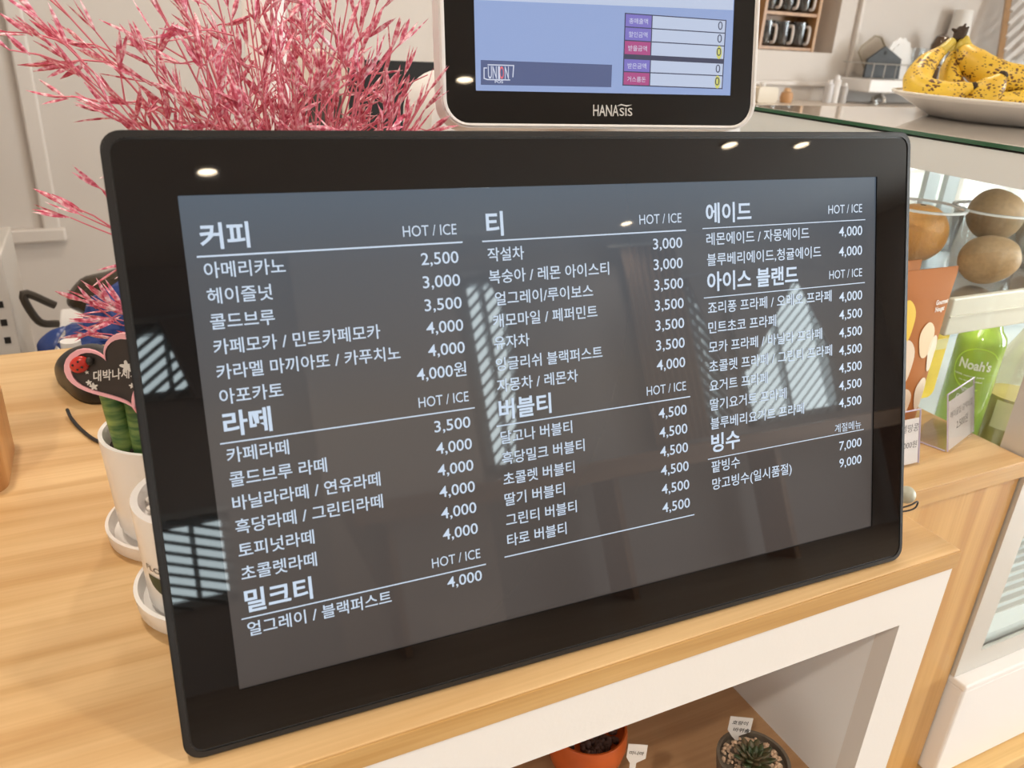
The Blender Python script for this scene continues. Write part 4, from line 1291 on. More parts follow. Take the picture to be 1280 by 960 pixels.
n2 = N.new('ShaderNodeTexNoise'); n2.inputs['Scale'].default_value = 34; n2.inputs['Detail'].default_value = 2; L.new(t.outputs['Object'], n2.inputs['Vector'])
mr = N.new('ShaderNodeMapRange'); mr.inputs['From Min'].default_value = .36; mr.inputs['From Max'].default_value = .72; mr.inputs['To Min'].default_value = .08; mr.inputs['To Max'].default_value = .72
L.new(n2.outputs['Fac'], mr.inputs['Value'])
lt = N.new('ShaderNodeMath'); lt.operation = 'LESS_THAN'; L.new(vo.outputs['Distance'], lt.inputs[0]); L.new(mr.outputs[0], lt.inputs[1])
mx = N.new('ShaderNodeMixRGB'); mx.inputs['Color2'].default_value = (.14, .055, .02, 1); L.new(lt.outputs[0], mx.inputs['Fac']); L.new(r.outputs['Color'], mx.inputs['Color1'])
L.new(mx.outputs['Color'], b_.inputs['Base Color']); b_.inputs['Roughness'].default_value = .42
M_ban = m
M_banend = mat('dark banana end', (.05, .032, .02), .8, var=.3, bscale=200)
M_banneck = mat('greenish banana neck', (.62, .47, .06), .45, var=.12, bscale=60)
crown = dep(1199, 43, 1.18)
bb = thing('banana_bunch', 'bunch of ripe spotted yellow bananas lying on the white plate', 'bananas', crown)
bases = [
    # pixel path from crown to tip with depth and radius (px)
    ([(1190, 52, 1.175, 4.5), (1178, 63, 1.165, 5.5), (1160, 78, 1.150, 11), (1147, 98, 1.135, 14.5), (1152, 112, 1.120, 14.5), (1180, 117, 1.105, 12.5), (1203, 112, 1.100, 8), (1216, 108, 1.095, 4)], True),
    ([(1197, 52, 1.190, 4.5), (1192, 70, 1.185, 5.5), (1188, 88, 1.180, 11), (1190, 108, 1.170, 13), (1206, 118, 1.160, 11), (1222, 122, 1.150, 5)], True),
    ([(1205, 48, 1.180, 5), (1206, 62, 1.175, 9), (1216, 78, 1.165, 16), (1240, 94, 1.155, 18), (1268, 100, 1.150, 17), (1296, 95, 1.145, 13), (1318, 84, 1.140, 7)], True),
    ([(1204, 50, 1.210, 5), (1215, 84, 1.210, 8), (1235, 108, 1.210, 11), (1260, 112, 1.210, 12), (1300, 102, 1.210, 11), (1325, 92, 1.210, 5)], True),
]
def banana(path, nm='banana'):
    P = smooth_path([dep(u_, v_, d_) - crown for u_, v_, d_, _ in path], 8)
    rd = [x * 1.12 * path[0][2] / F for x in lerp_list([q[3] for q in path], len(P))]
    bm = bmesh.new(); tube(bm, P, rd, 12)
    # five soft ridges
    o = link(nm, bm, M_ban, bb, smooth='all')
    k = max(3, len(P) // 5)
    bm = bmesh.new(); tube(bm, P[:k], [r_ * 1.03 for r_ in rd[:k]], 12); link('neck', bm, M_banneck, o, smooth='all')
    d = (P[-1] - P[-2]).normalized()
    bm = bmesh.new(); tube(bm, [P[-1] - d * .001, P[-1] + d * .004, P[-1] + d * .006], [rd[-1] * 1.02, rd[-1] * .95, rd[-1] * .5], 10); link('tip', bm, M_banend, o, smooth='all')
for path, _ in bases: banana(path)
# two fingers whose stub ends point at the camera
banana([(1268, 118, 1.220, 4), (1238, 120, 1.180, 12), (1214, 124, 1.135, 13), (1226, 119, 1.105, 14.5), (1243, 107, 1.090, 12), (1253, 95, 1.085, 5)])
banana([(1330, 112, 1.180, 6), (1305, 122, 1.160, 12), (1275, 128, 1.135, 13), (1248, 126, 1.130, 9), (1235, 122, 1.130, 4)])
bm = bmesh.new(); c0 = V((0, 0, 0))
tube(bm, [dep(1198, 51, 1.18) - crown, dep(1200, 43, 1.18) - crown, dep(1204, 36, 1.18) - crown], [.009, .0095, .008], 12, squash=.8)
for u_, v_ in ((1190, 36), (1211, 34), (1207, 30)): tube(bm, [dep(1200, 42, 1.18) - crown, dep(u_, v_, 1.18) - crown], [.005, .0015], 8)
link('crown', bm, M_banend, bb, smooth=True)

# ------------------------------------------------------------------ kitchen behind: mug shelf, dish rack and odds
yw = Y1


def pyw(d, u_, v_): return py(yw - d, u_, v_)


A = pyw(-.02, 948, 60); A1 = pyw(-.02, 1017, 64)
rk = thing('mug_shelf', 'small two tier wooden shelf of glass mugs in the wall recess', 'shelf', (A.x, yw + .02, NZ0 + .0008))
wid = A1.x - A.x; M_oak = wood('oak shelf', (.50, .28, .12), (.40, .20, .08), 'Z')
ht = (pyw(-.02, 985, 20).z - NZ0)
lv1 = ht
for x in (0, wid - .014):
    bm = bmesh.new(); plate(bm, [(0, .0), (.12, .0), (.12, .46), (.03, .46), (.0, .43)], x, x + .014, 'Y')
    for v in bm.verts: v.co = V((v.co.y, v.co.x, v.co.z))
    link('side_board', bm, M_oak, rk)
for z in (0, lv1, lv1 * 2): link('board', B(.0142, wid - .0142, .004, .118, z + .002, z + .014), M_oak, rk)
link('back_board', B(.0142, wid - .0142, .119, .124, 0, .44), M_oak, rk)
M_smoke = glass_mat('smoked glass', (.55, .53, .52), .10, .05)
mw = (wid - .03) / 3
mug0 = None
names = ['leftmost', 'middle', 'rightmost']
for tier in (0, 1):
    for k in range(3):
        x = A.x + .016 + mw * (k + .5); lo = NZ0 + .0155 + lv1 * tier
        lab = '%s glass mug on the %s board of the mug shelf' % (names[k], ('lower', 'upper')[tier])
        if mug0 is None:
            mug0 = thing('glass_mug', lab, 'mug', (x, yw + .075, lo), 0, 'glass mugs on the wall shelf')
            r_ = mw * .44; hh = lv1 * .74
            bm = bmesh.new(); lathe(bm, [(0, .001), (r_ * .9, .001), (r_, .01), (r_, hh), (r_ * .92, hh), (r_ * .9, .012), (0, .012)], 28)
            link('glass_body', bm, M_smoke, mug0, smooth=True)
            bm = bmesh.new(); tube(bm, smooth_path([(r_ * .3, -r_ * .93, hh * .82), (r_ * .42, -r_ * 1.3, hh * .76), (r_ * .42, -r_ * 1.3, hh * .22), (r_ * .3, -r_ * .93, hh * .14)], 5), .006, 8)
            link('handle', bm, mat('pale mug handle', (.72, .66, .62), .25), mug0, smooth=True)
        else:
            c = mug0.copy(); COL.objects.link(c); c.location = (x, yw + .075, lo); c['label'] = lab
            for ch in mug0.children:
                d = ch.copy(); COL.objects.link(d); d.parent = c
# dish rack on the wall
a, b2 = pyw(.10, 1066, 96), pyw(.10, 1160, 116)
dr = thing('dish_rack', 'white wall dish rack tray with thin wire rail holding plates', 'dish rack', (a.x, yw, a.z))
rl = b2.x - a.x; th_ = .055
bm = bmesh.new(); box(bm, 0, rl, -.20, -.002, -th_, -.004, .006)
link('tray', bm, M_whitepl, dr)
bm = bmesh.new()
rz0 = pyw(.19, 1100, 80).z - a.z
tube(bm, [(.01, -.19, rz0), (rl - .01, -.19, rz0)], .0025, 6); tube(bm, [(.01, -.19, rz0), (.01, -.02, rz0)], .0025, 6); tube(bm, [(rl - .01, -.19, rz0), (rl - .01, -.02, rz0)], .0025, 6)
for k in range(8): tube(bm, [(.01 + k * (rl - .02) / 7, -.19, -.006), (.01 + k * (rl - .02) / 7, -.19, rz0)], .002, 6)
link('wire_rail', bm, M_steel, dr)


def standing(name, label, cat, pix, d, m, thick=.008, part='slab'):
    P = [pyw(d, *q) for q in pix]; cx_ = sum(p.x for p in P) / len(P); z0 = min(p.z for p in P)
    s = thing(name, label, cat, (cx_, yw - d, z0))
    bm = bmesh.new(); plate(bm, [(p.x - cx_, p.z - z0) for p in P], 0, thick)
    link(part, bm, m, s); return s, cx_, z0


hexa = [(1085, 95), (1074, 65), (1078, 58), (1095, 45), (1103, 47), (1112, 70), (1112, 98)]
s, cx_, z0 = standing('glass_board', 'clear hexagonal glass board standing at the left of the dish rack', 'glass board', hexa, .08, M_smoke if False else glass_mat('faint tan glass', (.96, .94, .90), .03))
bm = bmesh.new(); Pq = [pyw(.08, *q) for q in hexa]; Pq = [V((p.x - cx_, .004, p.z - z0)) for p in Pq]
tube(bm, Pq + [Pq[0]], .004, 6); link('edge', bm, mat('tan glass edge', (.30, .25, .18), .3), s)
hs = [(1080, 97), (1085, 74), (1108, 58), (1127, 74), (1123, 99)]
s, cx_, z0 = standing('slate_board', 'dark grey house shaped serving board in the dish rack', 'serving board', hs, .13, mat('dark slate', (.055, .06, .065), .6, var=.15, bscale=30), .010)
bm = bmesh.new(); bmesh.ops.create_cone(bm, cap_ends=True, segments=20, radius1=.008, radius2=.008, depth=.002, matrix=Matrix.Translation(V((pyw(.13, 1107, 66).x - cx_, -.0012, pyw(.13, 1107, 66).z - z0))) @ Matrix.Rotation(PI / 2, 4, 'X'))
link('hang_hole', bm, M_ink, s)
c = pyw(.085, 1122, 76); rp_ = .082
s = thing('scalloped_plate', 'white scalloped plate standing behind the slate board', 'plate', (c.x, yw - .085, c.z))
pts = [(rp_ * (1 + .035 * math.cos(14 * t_)) * math.cos(t_), rp_ * 1.12 * (1 + .035 * math.cos(14 * t_)) * math.sin(t_)) for t_ in [2 * PI * k / 112 for k in range(112)]]
bm = bmesh.new(); plate(bm, pts, 0, .006); link('rim', bm, M_ceramic, s)
bm = bmesh.new(); plate(bm, [(a_ * .72, c_ * .72) for a_, c_ in pts], -.003, -.0002); link('well', bm, mat('white plate well', (.80, .78, .76), .3), s)
for k, (u0, lab) in enumerate(((1141, 'clear tumbler standing in the dish rack left of the amber jar'), (1150, 'clear tumbler right behind the banana stems in the dish rack'))):
    c = pyw(.10, u0, 96)
    t_ = thing('glass_tumbler', lab, 'tumbler', (c.x, yw - .10, a.z - .003), 0, 'tumblers in the dish rack')
    bm = bmesh.new(); lathe(bm, [(0, .001), (.024, .001), (.030, .13)], 24); link('glass_wall', bm, M_cup, t_, smooth=True)
    bm = bmesh.new(); lathe(bm, [(0, .001), (.0235, .001), (.0235, .008), (0, .008)], 24); link('glass_base', bm, M_glass, t_, smooth=True)
c = pyw(.10, 1172, 72); top = pyw(.10, 1172, 40)
t_ = thing('amber_jar', 'dark amber glass jar in the dish rack beside the banana stems', 'jar', (c.x, yw - .10, a.z - .003))
hh = top.z - a.z; bm = bmesh.new(); lathe(bm, [(0, .001), (.036, .001), (.040, .01), (.040, hh * .75), (.026, hh * .93), (.0, hh)], 28)
link('jar_body', bm, mat('amber glass', (.10, .05, .02), .12, coat=.6), t_, smooth=True)
bm = bmesh.new(); lathe(bm, [(.041, hh * .35), (.0412, hh * .6)], 28); link('band', bm, mat('grey jar band', (.3, .27, .24), .3, metal=.6), t_, smooth=True)
c = pyw(.06, 1196, 50); tp = pyw(.06, 1196, 12); hh = tp.z - c.z
t_ = thing('paper_cup', 'white cone shaped paper cup upside down above the bananas', 'cup', (c.x, yw - .06, c.z - .07))
bm = bmesh.new(); lathe(bm, [(0, .0), (.055, .0), (.037, hh + .07), (.034, hh + .072), (0, hh + .072)], 32); link('cup_body', bm, M_paper, t_, smooth=True)
bm = bmesh.new(); lathe(bm, [(.0555, .0), (.058, .003), (.0545, .006)], 32); link('cup_lip', bm, M_whitepl, t_, smooth=True)
cs = thing('wall_shelf', 'narrow white wall shelf under the paper cup', 'shelf', (c.x, yw, c.z - .0715))
link('board', B(-.14, .5, -.16, -.001, -.022, 0, .003), M_whitepl, cs)
bm = bmesh.new(); box(bm, -.08, -.06, -.10, -.001, -.08, -.0225); box(bm, .40, .42, -.10, -.001, -.08, -.0225); link('bracket', bm, M_whitepl, cs)
# kitchen worktop behind the showcase
kz = pyw(.3, 1050, 134).z
kt = thing('kitchen_counter', 'pale kitchen worktop along the back wall behind the showcase', 'counter', (2.6, yw - .25, Z0))
link('worktop', B(-1.5, 2.5, -.33, .248, kz - Z0 - .03, kz - Z0, .004), mat('pale kitchen top', (.70, .62, .54), .35), kt)
link('cabinet', B(-1.48, 2.48, -.30, .248, 0, kz - Z0 - .0305), M_white, kt)
for k, (u_, v0, v1, rr_, lab, colr) in enumerate(((1033, 128, 100, .018, 'pale utensil tube left of the taller one on the kitchen worktop', (.62, .60, .60)), (1041, 128, 94, .018, 'taller pale utensil tube on the kitchen worktop', (.72, .69, .67)), (1052, 128, 104, .016, 'short grey utensil tube on the kitchen worktop', (.50, .47, .45)))):
    p = pyw(.12, u_, v0); h_ = max(.05, pyw(.12, u_, v1).z - kz)
    t_ = thing('utensil_tube', lab, 'tube', (p.x, yw - .12, kz + .0005), 0, 'tubes on the kitchen worktop')
    bm = bmesh.new(); lathe(bm, [(0, 0), (rr_, 0), (rr_, h_ * .82), (rr_ * .8, h_ * .86), (0, h_ * .86)], 20); link('tube', bm, mat('tube %d' % k, colr, .35), t_, smooth=True)
    bm = bmesh.new(); lathe(bm, [(0, h_ * .861), (rr_ * .6, h_ * .861), (rr_ * .5, h_), (0, h_)], 20); link('cap', bm, M_whitepl, t_, smooth=True)
p = pyw(.14, 950, 128); h_ = pyw(.14, 950, 115).z - kz
t_ = thing('cream_box', 'cream canister with rounded top right of the till screen', 'canister', (p.x, yw - .14, kz + .0005))
bm = bmesh.new(); plate(bm, rrect(-.05, .05, 0, max(.06, h_), .012), -.04, .04); link('canister', bm, mat('cream enamel', (.66, .58, .46), .4), t_)
bm = bmesh.new(); lathe(bm, [(0, max(.06, h_)), (.01, max(.06, h_)), (.012, max(.06, h_) + .012), (0, max(.06, h_) + .015)], 16); link('lid_knob', bm, M_whitepl, t_, smooth=True)
p = pyw(.14, 982, 127); t_ = thing('orange_dome', 'small tan knob topped jar on the kitchen worktop', 'jar', (p.x, yw - .14, kz + .0005))
bm = bmesh.new(); lathe(bm, [(0, 0), (.022, 0), (.026, .02), (.022, .04), (0, .042)], 24); link('jar', bm, mat('tan clay', (.55, .30, .14), .5), t_, smooth=True)
bm = bmesh.new(); lathe(bm, [(0, .0422), (.016, .0422), (.012, .055), (0, .058)], 24); link('lid', bm, mat('light tan clay', (.62, .38, .20), .5), t_, smooth=True)
p = pyw(.12, 1092, 128); t_ = thing('steel_tap', 'shiny steel mixer tap under the dish rack', 'tap', (p.x, yw - .12, kz + .0005))
bm = bmesh.new(); lathe(bm, [(0, 0), (.022, 0), (.022, .006), (.014, .01), (.014, .03), (0, .032)], 20); link('body', bm, M_steel, t_, smooth=True)
bm = bmesh.new(); tube(bm, smooth_path([(0, 0, .02), (-.03, -.05, .035), (-.06, -.10, .030), (-.065, -.11, .012)], 5), .008, 10); link('spout', bm, M_steel, t_, smooth=True)
bm = bmesh.new(); tube(bm, [(0, 0, .03), (.05, -.02, .050)], [.006, .009], 10); link('lever', bm, M_steel, t_, smooth=True)
# wooden rack with white slats at the upper right
p0, p1 = pyw(.30, 1250, 100), pyw(.30, 1270, -10)
wr_ = thing('slatted_rack', 'leaning wooden rack with white slats in the upper right corner', 'rack', (p0.x + .17, yw - .18, kz + .018))
dx = p1.x - p0.x; hz_ = p1.z - kz
M_tanw = wood('tan rack wood', (.48, .30, .16), (.38, .22, .11), 'Z')
for s_ in (0, .34):
    bm = bmesh.new(); tube(bm, [(s_ , .0, .0), (s_ + .045, .10, hz_)], .017, 4); link('upright', bm, M_tanw, wr_)
for k in range(10):
    z = .06 + k * .055
    bm = bmesh.new(); tube(bm, [(.0 + .045 * z / hz_, .10 * z / hz_ - .02, z), (.34, .10 * (z + .2) / hz_ - .02, z + .20)], .011, 4); link('slat', bm, M_whitepl, wr_)
p = pyw(.36, 1262, 70)
dm = thing('clear_dome', 'clear domed cake cover behind the bananas on the kitchen worktop', 'cake cover', (p.x + .06, yw - .46, kz + .0005))
hd = p.z - kz + .05
bm = bmesh.new(); lathe(bm, [(.13, .001), (.13, hd * .5), (.11, hd * .75), (.06, hd * .93), (0, hd)], 36); link('dome', bm, M_cup, dm, smooth=True)
bm = bmesh.new(); lathe(bm, [(0, hd), (.006, hd), (.012, hd + .012), (0, hd + .02)], 16); link('knob', bm, M_blackmatte, dm, smooth=True)

# ---- behind the till and the plant: appliance, black panel, white cylinders
bt = thing('back_table', 'white work table behind the serving counter', 'table', (.35, 1.22, Z0))
tz = .06
link('table_top', B(-.425, .60, -.28, .28, tz - Z0 - .03, tz - Z0, .003), M_white, bt)
for x in (-.38, .56):
    for y in (-.24, .24): link('leg', B(x - .02, x + .02, y - .02, y + .02, 0, tz - Z0 - .0305), M_white, bt)
M_beige = mat('beige appliance plastic', (.70, .60, .50), .35)
a, b2 = py(1.12, 375, 160), py(1.12, 434, 66)
ap = thing('coffee_grinder', 'beige appliance with round knob half hidden by the pink plant', 'appliance', ((a.x + b2.x) / 2, 1.12, tz + .0005))
hw = (b2.x - a.x) / 2; hh = b2.z - tz
bm = bmesh.new(); plate(bm, rrect(-hw, hw, 0, hh, .022), 0, .14); link('housing', bm, M_beige, ap, smooth=True)
k0 = py(1.12, 415, 97); bm = bmesh.new(); bmesh.ops.create_cone(bm, cap_ends=True, segments=28, radius1=.0095, radius2=.0085, depth=.012, matrix=Matrix.Translation((k0.x - (a.x + b2.x) / 2, -.006, k0.z - tz)) @ Matrix.Rotation(PI / 2, 4, 'X'))
link('knob', bm, mat('brown grey knob', (.20, .13, .11), .3), ap, smooth=True)
link('dark_slot', B(-hw * .8, hw * .7, -.004, -.0002, .015, (py(1.12, 400, 118).z - tz)), mat('dark slot', (.05, .035, .03), .5), ap)
a, b2 = py(1.2, 432, 165), py(1.2, 562, 80)
bp_ = thing('black_monitor', 'black flat monitor back standing left of the till screen', 'monitor', ((a.x + b2.x) / 2, 1.22, tz + .0005))
hw = (b2.x - a.x) / 2; hh = b2.z - tz
bm = bmesh.new(); plate(bm, rrect(-hw, hw, .02, hh, .008), 0, .03); link('panel', bm, mat('flat black panel', (.006, .006, .007), .6), bp_)
bm = bmesh.new(); plate(bm, rrect(-.06, .06, 0, .019, .004), -.05, .07); link('stand', bm, M_blackmatte, bp_)
c = py(.62, 548, 160); tpz = py(.62, 560, 88)
wc = thing('receipt_printer', 'white rounded receipt printer half hidden behind the till screen', 'printer', (py(.60, 575, 150).x, .585, .0005))
hh = tpz.z; hwp = py(.60, 575, 150).x - py(.585, 521, 150).x
bm = bmesh.new(); plate(bm, rrect(-hwp, hwp, 0, hh, .05, 10), -.05, .05); link('housing', bm, M_whitepl, wc, smooth=True)
bm = bmesh.new(); plate(bm, rrect(-hwp * .7, hwp * .7, .03, hh * .45, .01), -.055, -.0502); link('paper_door', bm, mat('pale grey plastic', (.72, .71, .70), .4), wc)
c = py(.78, 331, 80)
wt2 = thing('white_dispenser', 'tall white cylinder standing behind the pink plant', 'dispenser', (py(.57, 336, 100).x, .57, .0005))
bm = bmesh.new(); lathe(bm, [(0, 0), (.021, 0), (.022, .005), (.022, .44), (.016, .45), (0, .45)], 32); link('cylinder', bm, mat('bright white plastic', (.9, .88, .88), .3), wt2, smooth=True)
bm = bmesh.new(); lathe(bm, [(0, .4502), (.010, .4502), (.010, .48), (0, .482)], 20); link('pump', bm, M_whitepl, wt2, smooth=True)
# pale upright panel between plant and appliance
q0, q1 = py(1.6, 396, 120), py(1.6, 400, -10)

# ---- floor-side clutter behind the counter at the left: crate, blue bags, dark bag, carton, bottle
cz = py(1.05, 60, 441).z - .05
cr = thing('storage_crate', 'white storage crate behind the counter under the blue bags', 'crate', (-.245, 1.15, Z0))
hz_ = cz - Z0
link('body', B(-.145, .145, -.28, .28, 0, hz_ - .012, .01), M_whitepl, cr); link('lid', B(-.15, .15, -.285, .285, hz_ - .0118, hz_, .005), M_whitepl, cr)


def crumple(bm, c, r_, seed, amp=.28, sub=4):
    rn = random.Random(seed); ax = [(V((rn.gauss(0, 1), rn.gauss(0, 1), rn.gauss(0, 1))).normalized(), rn.uniform(3, 9), rn.uniform(0, 6)) for _ in range(9)]
    g = bmesh.ops.create_icosphere(bm, subdivisions=sub, radius=1)
    for v in g['verts']:
        n_ = v.co.normalized(); d = sum(abs(math.sin(n_.dot(a_) * f_ + p_)) for a_, f_, p_ in ax) / 9
        q = n_ * (1 + amp * (d - .6) * 2); v.co = V((c[0] + q.x * r_[0], c[1] + q.y * r_[1], max(c[2] + q.z * r_[2], 0)))


M_bag = mat('blue plastic bag', (.025, .055, .22), .28, bump=.6, bscale=40)
b1 = py(1.08, 120, 405); b2 = py(1.0, 45, 437)
bg = thing('blue_bag', 'crumpled dark blue plastic bag on the crate behind the counter', 'bag', (b1.x + .02, 1.05, cz + .0005))
bm = bmesh.new(); hb = b1.z - cz + .02
crumple(bm, (0.035, 0, hb * .50), (.11, .09, hb * .50), 2); crumple(bm, (0.075, .0, hb * .80), (.105, .09, hb * .80), 5); link('bag', bm, M_bag, bg)
bm = bmesh.new()
tube(bm, smooth_path([(-.05, -.05, hb * .5), (-.09, -.07, hb * .75), (-.075, -.07, hb * 1.02), (-.06, -.06, hb * 1.1)], 5), lerp_list([.012, .022, .012, .003], 16), 8, squash=.3)
tube(bm, smooth_path([(-.04, -.06, hb * .35), (-.10, -.08, hb * .42), (-.145, -.08, hb * .38)], 5), lerp_list([.03, .025, .02, .02], 11), 8, squash=.6)
link('handle', bm, M_bag, bg, smooth=True)
b3 = py(1.22, 128, 368)
dk = thing('dark_bag', 'shiny dark brown wrapped pack behind the blue bag', 'pack', (b3.x + .04, 1.30, cz + .0005))
hk = b3.z - cz + .03
bm = bmesh.new(); crumple(bm, (0.02, 0, hk * .5), (.12, .06, hk * .44), 9, .12); link('pack', bm, mat('dark brown film', (.045, .032, .018), .2, bump=.5, bscale=30), dk)
bm = bmesh.new(); tube(bm, smooth_path([(-.12, -.05, hk * .55), (-.165, -.06, hk * .8), (-.15, -.06, hk * .35), (-.12, -.05, hk * .25)], 5), .007, 8); link('loop', bm, mat('dark brown strap', (.04, .03, .02), .4), dk, smooth=True)
b4 = py(.98, 92, 432)
pbt = thing('water_bottle', 'clear plastic bottle lying among the blue bag at the counter back edge', 'bottle', (b4.x, .93, cz + .0005))
hbt = b4.z - cz + .012
bm = bmesh.new(); lathe(bm, [(0, 0), (.030, 0), (.034, .01), (.034, hbt * .55), (.032, hbt * .6), (.034, hbt * .65), (.030, hbt * .88), (.014, hbt), (0, hbt)], 32)
link('bottle_body', bm, mat('hazy clear plastic', (.30, .27, .24), .15, coat=.6), pbt, smooth=True)
bm = bmesh.new(); lathe(bm, [(0, hbt + .0003), (.014, hbt + .0003), (.014, hbt + .014), (0, hbt + .014)], 20); link('cap', bm, M_whitepl, pbt, smooth=True)
e0, e1 = py(1.02, 26, 438), py(1.02, 8, 320)
ct = thing('white_carton', 'tall white printed carton with dark side at the left frame edge', 'carton', (-.60, 1.36, Z0))
zt = py(1.26, 5, 318).z - Z0
xr = (py(1.26, 14, 380).x + .60)
link('carton', B(-.16, xr, -.10, .12, 0, zt, .003), mat('white card', (.70, .66, .62), .6), ct)
link('printed_side', B(-.15, xr - .035, -.1015, -.1002, zt - .30, zt - .05), mat('carton print', (.05, .045, .045), .5), ct)
bm = bmesh.new()
for k in range(7): box(bm, xr - .022, xr - .012, -.1012, -.1002, zt - .30 + .034 * k, zt - .288 + .034 * k)
link('printed_marks', bm, M_ink, ct)
gb = thing('grey_hood', 'grey tapered box on the white carton at the left edge', 'box', (-.60, 1.36, Z0 + zt + .0005))
zh = py(1.26, 5, 232).z - Z0 - zt
bm = bmesh.new()
lo = [(-.15, -.09), (xr - .02, -.09), (xr - .02, .10), (-.15, .10)]; hi = [(-.15, -.09), (xr - .005, -.09), (xr - .005, .10), (-.15, .10)]
A = [bm.verts.new(V((x, y, 0))) for x, y in lo]; C = [bm.verts.new(V((x, y, zh))) for x, y in hi]
bm.faces.new(A[::-1]); bm.faces.new(C)
for k in range(4): bm.faces.new([A[k], A[(k + 1) % 4], C[(k + 1) % 4], C[k]])
link('box', bm, mat('grey card', (.36, .34, .32), .6), gb)
link('lid', B(-.155, xr, -.095, .105, zh + .0003, zh + .012), mat('pale grey card', (.5, .48, .46), .6), gb)

# ------------------------------------------------------------------ the shop behind the camera (seen in the black glass)
M_slat = mat('grey blind slat', (0.26, 0.31, 0.33), 0.5)
M_drape = mat('grey drape cloth', (0.40, 0.38, 0.38), 0.85)
SLOPE = (.75, -.35, .86, -1.2, .75)
WN = ('high left street window', 'low left street window', 'narrow middle street window', 'slim street window right of the curtain', 'wide right street window')
for k, (a, b2, c, d) in enumerate(WIN):
    bl_t = thing('window_blind', 'slanted grey slat blind in the ' + WN[k], 'blind', ((a + b2) / 2, Y0 + .045, c), 0)
    wv, hv = (b2 - a) / 2, d - c
    sl = SLOPE[k]; up = V((-sl, 0, 1)).normalized(); al = V((1, 0, sl)).normalized()
    z = -abs(sl) * wv
    while z < hv + abs(sl) * wv:
        xs2 = [x for x in (-wv, wv)]
        lo_x, hi_x = -wv, wv                      # clip the line height = z + sl * x to the opening
        xa, xb = sorted(((0 - z) / sl, (hv - z) / sl)); lo_x, hi_x = max(lo_x, xa), min(hi_x, xb)
        z += .058 * math.hypot(1, sl)
        if hi_x - lo_x < .03: continue
        zz = z - .058 * math.hypot(1, sl)
        p0_, p1_ = V((lo_x, 0, zz + sl * lo_x)), V((hi_x, 0, zz + sl * hi_x))
        bm = bmesh.new()
        A = [p0_ - up * .011 + V((0, -.010, 0)), p1_ - up * .011 + V((0, -.010, 0)), p1_ + up * .011 + V((0, .010, 0)), p0_ + up * .011 + V((0, .010, 0))]
        lo = [bm.verts.new(p) for p in A]; hi = [bm.verts.new(p + V((0, -.0015, .0015))) for p in A]
        bm.faces.new(lo[::-1]); bm.faces.new(hi)
        for q in range(4): bm.faces.new([lo[q], lo[(q + 1) % 4], hi[(q + 1) % 4], hi[q]])
        link('slat', bm, M_slat, bl_t)
    link('head_rail', B(-wv, wv, -.02, .02, hv + .001, hv + .04), M_winframe, bl_t)


def drape(label, pts):
    """heavy cloth drawn across a corner of a window: a folded sheet between the given outline points"""
    cx_ = sum(p[0] for p in pts) / len(pts); z0_ = min(p[1] for p in pts)
    t_ = thing('drape', label, 'drape', (cx_, Y0 + .085, z0_))
    bm = bmesh.new(); plate(bm, [(p[0] - cx_, p[1] - z0_) for p in pts], -.008, .008); link('cloth', bm, M_drape, t_)
    bm = bmesh.new(); P_ = [V((p[0] - cx_, .0, p[1] - z0_)) for p in pts]; tube(bm, [P_[0], P_[1]], .014, 8); link('hem', bm, M_drape, t_, smooth=True)


drape('grey drape drawn back over the right side of the high left street window', [(-.38, 1.26), (-.24, .78), (-.12, .78), (-.12, 1.28)])
drape('grey drape drawn back over the upper right of the narrow middle street window', [(1.69, 1.39), (1.84, .92), (1.88, .92), (1.88, 1.41)])
drape('grey drape drawn back over the lower right of the narrow middle street window', [(1.83, .88), (1.67, .02), (1.90, .02), (1.90, .88)])
drape('grey drape drawn back over the slim street window right of the curtain', [(3.28, 1.23), (3.47, .50), (3.50, .50), (3.50, 1.25)])
drape('grey drape drawn back over the upper left of the wide right street window', [(4.27, 1.16), (3.66, .48), (3.60, .48), (3.60, 1.22), (4.27, 1.22)])
drape('grey drape drawn back over the upper right of the wide right street window', [(4.29, 1.16), (4.52, .52), (4.60, .52), (4.60, 1.22), (4.29, 1.22)])
M_curt = mat('tan curtain cloth', (.42, .30, .22), .9)


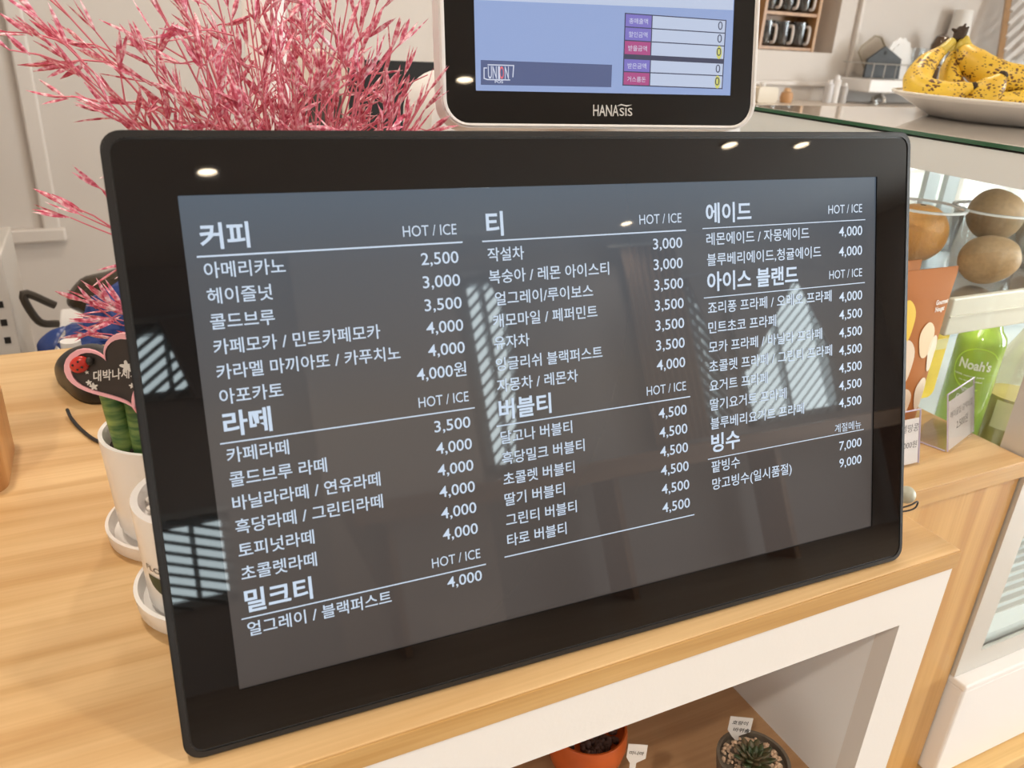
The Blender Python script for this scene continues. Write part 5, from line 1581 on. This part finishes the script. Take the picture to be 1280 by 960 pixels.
def curtain(label, x0, x1):
    cu = thing('curtain', label, 'curtain', ((x0 + x1) / 2, Y0 + .14, .03), 0)
    bm = bmesh.new(); n = 60; w_ = x1 - x0
    for (za, zb_) in ((0, 1.45),):
        L0 = []; L1 = []
        for k in range(n + 1):
            x = -w_ / 2 + w_ * k / n; y = .025 * math.sin(k * .9)
            L0.append((bm.verts.new(V((x, y, za))), bm.verts.new(V((x, y + .004, za))))); L1.append((bm.verts.new(V((x, y, zb_))), bm.verts.new(V((x, y + .004, zb_)))))
        for k in range(n):
            bm.faces.new([L0[k][0], L0[k + 1][0], L1[k + 1][0], L1[k][0]]); bm.faces.new([L0[k][1], L1[k][1], L1[k + 1][1], L0[k + 1][1]])
    link('cloth', bm, M_curt, cu, smooth='all')
    link('rail', B(-w_ / 2 - .1, w_ / 2 + .1, -.008, .012, 1.452, 1.472), M_winframe, cu)


curtain('tan curtain hanging between the middle and right street windows', 2.72, 3.18)
sb = thing('window_bar', 'long brown wooden bar ledge under the street windows', 'ledge', (2.0, Y0 + .23, Z0))
M_brown = wood('brown bar wood', (.44, .27, .17), (.34, .20, .12), 'X')
link('ledge', B(-1.5, 2.9, -.125, .25, .78, .90, .003), M_brown, sb)
for x in (-1.3, .2, 1.5, 2.8): link('bracket', B(x - .02, x + .02, -.12, .20, 0, .779), M_brown, sb)


def downlight(x, y, label, power):
    t_ = thing('ceiling_light', label, 'ceiling light', (x, y, Z1), 0, 'round ceiling spotlights')
    bm = bmesh.new(); lathe(bm, [(.040, -.001), (.055, -.001), (.055, -.008), (.042, -.012), (.040, -.001)], 32); link('trim_ring', bm, M_whitepl, t_, smooth=True)
    bm = bmesh.new(); lathe(bm, [(0, -.004), (.039, -.004)], 32)
    link('lamp', bm, emit_mat('warm lamp', (1, .80, .55), 60), t_)
    l = bpy.data.lights.new('lamp_light', 'SPOT'); l.energy = power; l.color = (1, .90, .77); l.spot_size = 2.4; l.spot_blend = .7; l.shadow_soft_size = .05
    o = bpy.data.objects.new('lamp_light', l); COL.objects.link(o); o.parent = t_; o.location = (0, 0, -.02)


SP = [(-.07, -3.12), (2.60, -2.94), (3.11, -2.96), (2.68, -4.25), (-.5, .45), (.75, -.75), (1.5, 1.2), (.2, 1.5), (3.2, .8), (-1.2, -1.0)]
WH = ['over the room behind the camera on the left', 'first of the pair over the seats on the right', 'second of the pair over the seats on the right', 'close to the street wall', 'over the left end of the serving counter',
      'in front of the serving counter', 'over the showcase passage', 'over the back table', 'over the right kitchen worktop', 'over the left side of the shop']
for (x, y), lab in zip(SP, WH): downlight(x, y, 'round warm spotlight in the ceiling ' + lab, {0: 120, 1: 55, 2: 55, 9: 50}.get(SP.index((x, y)), 26))
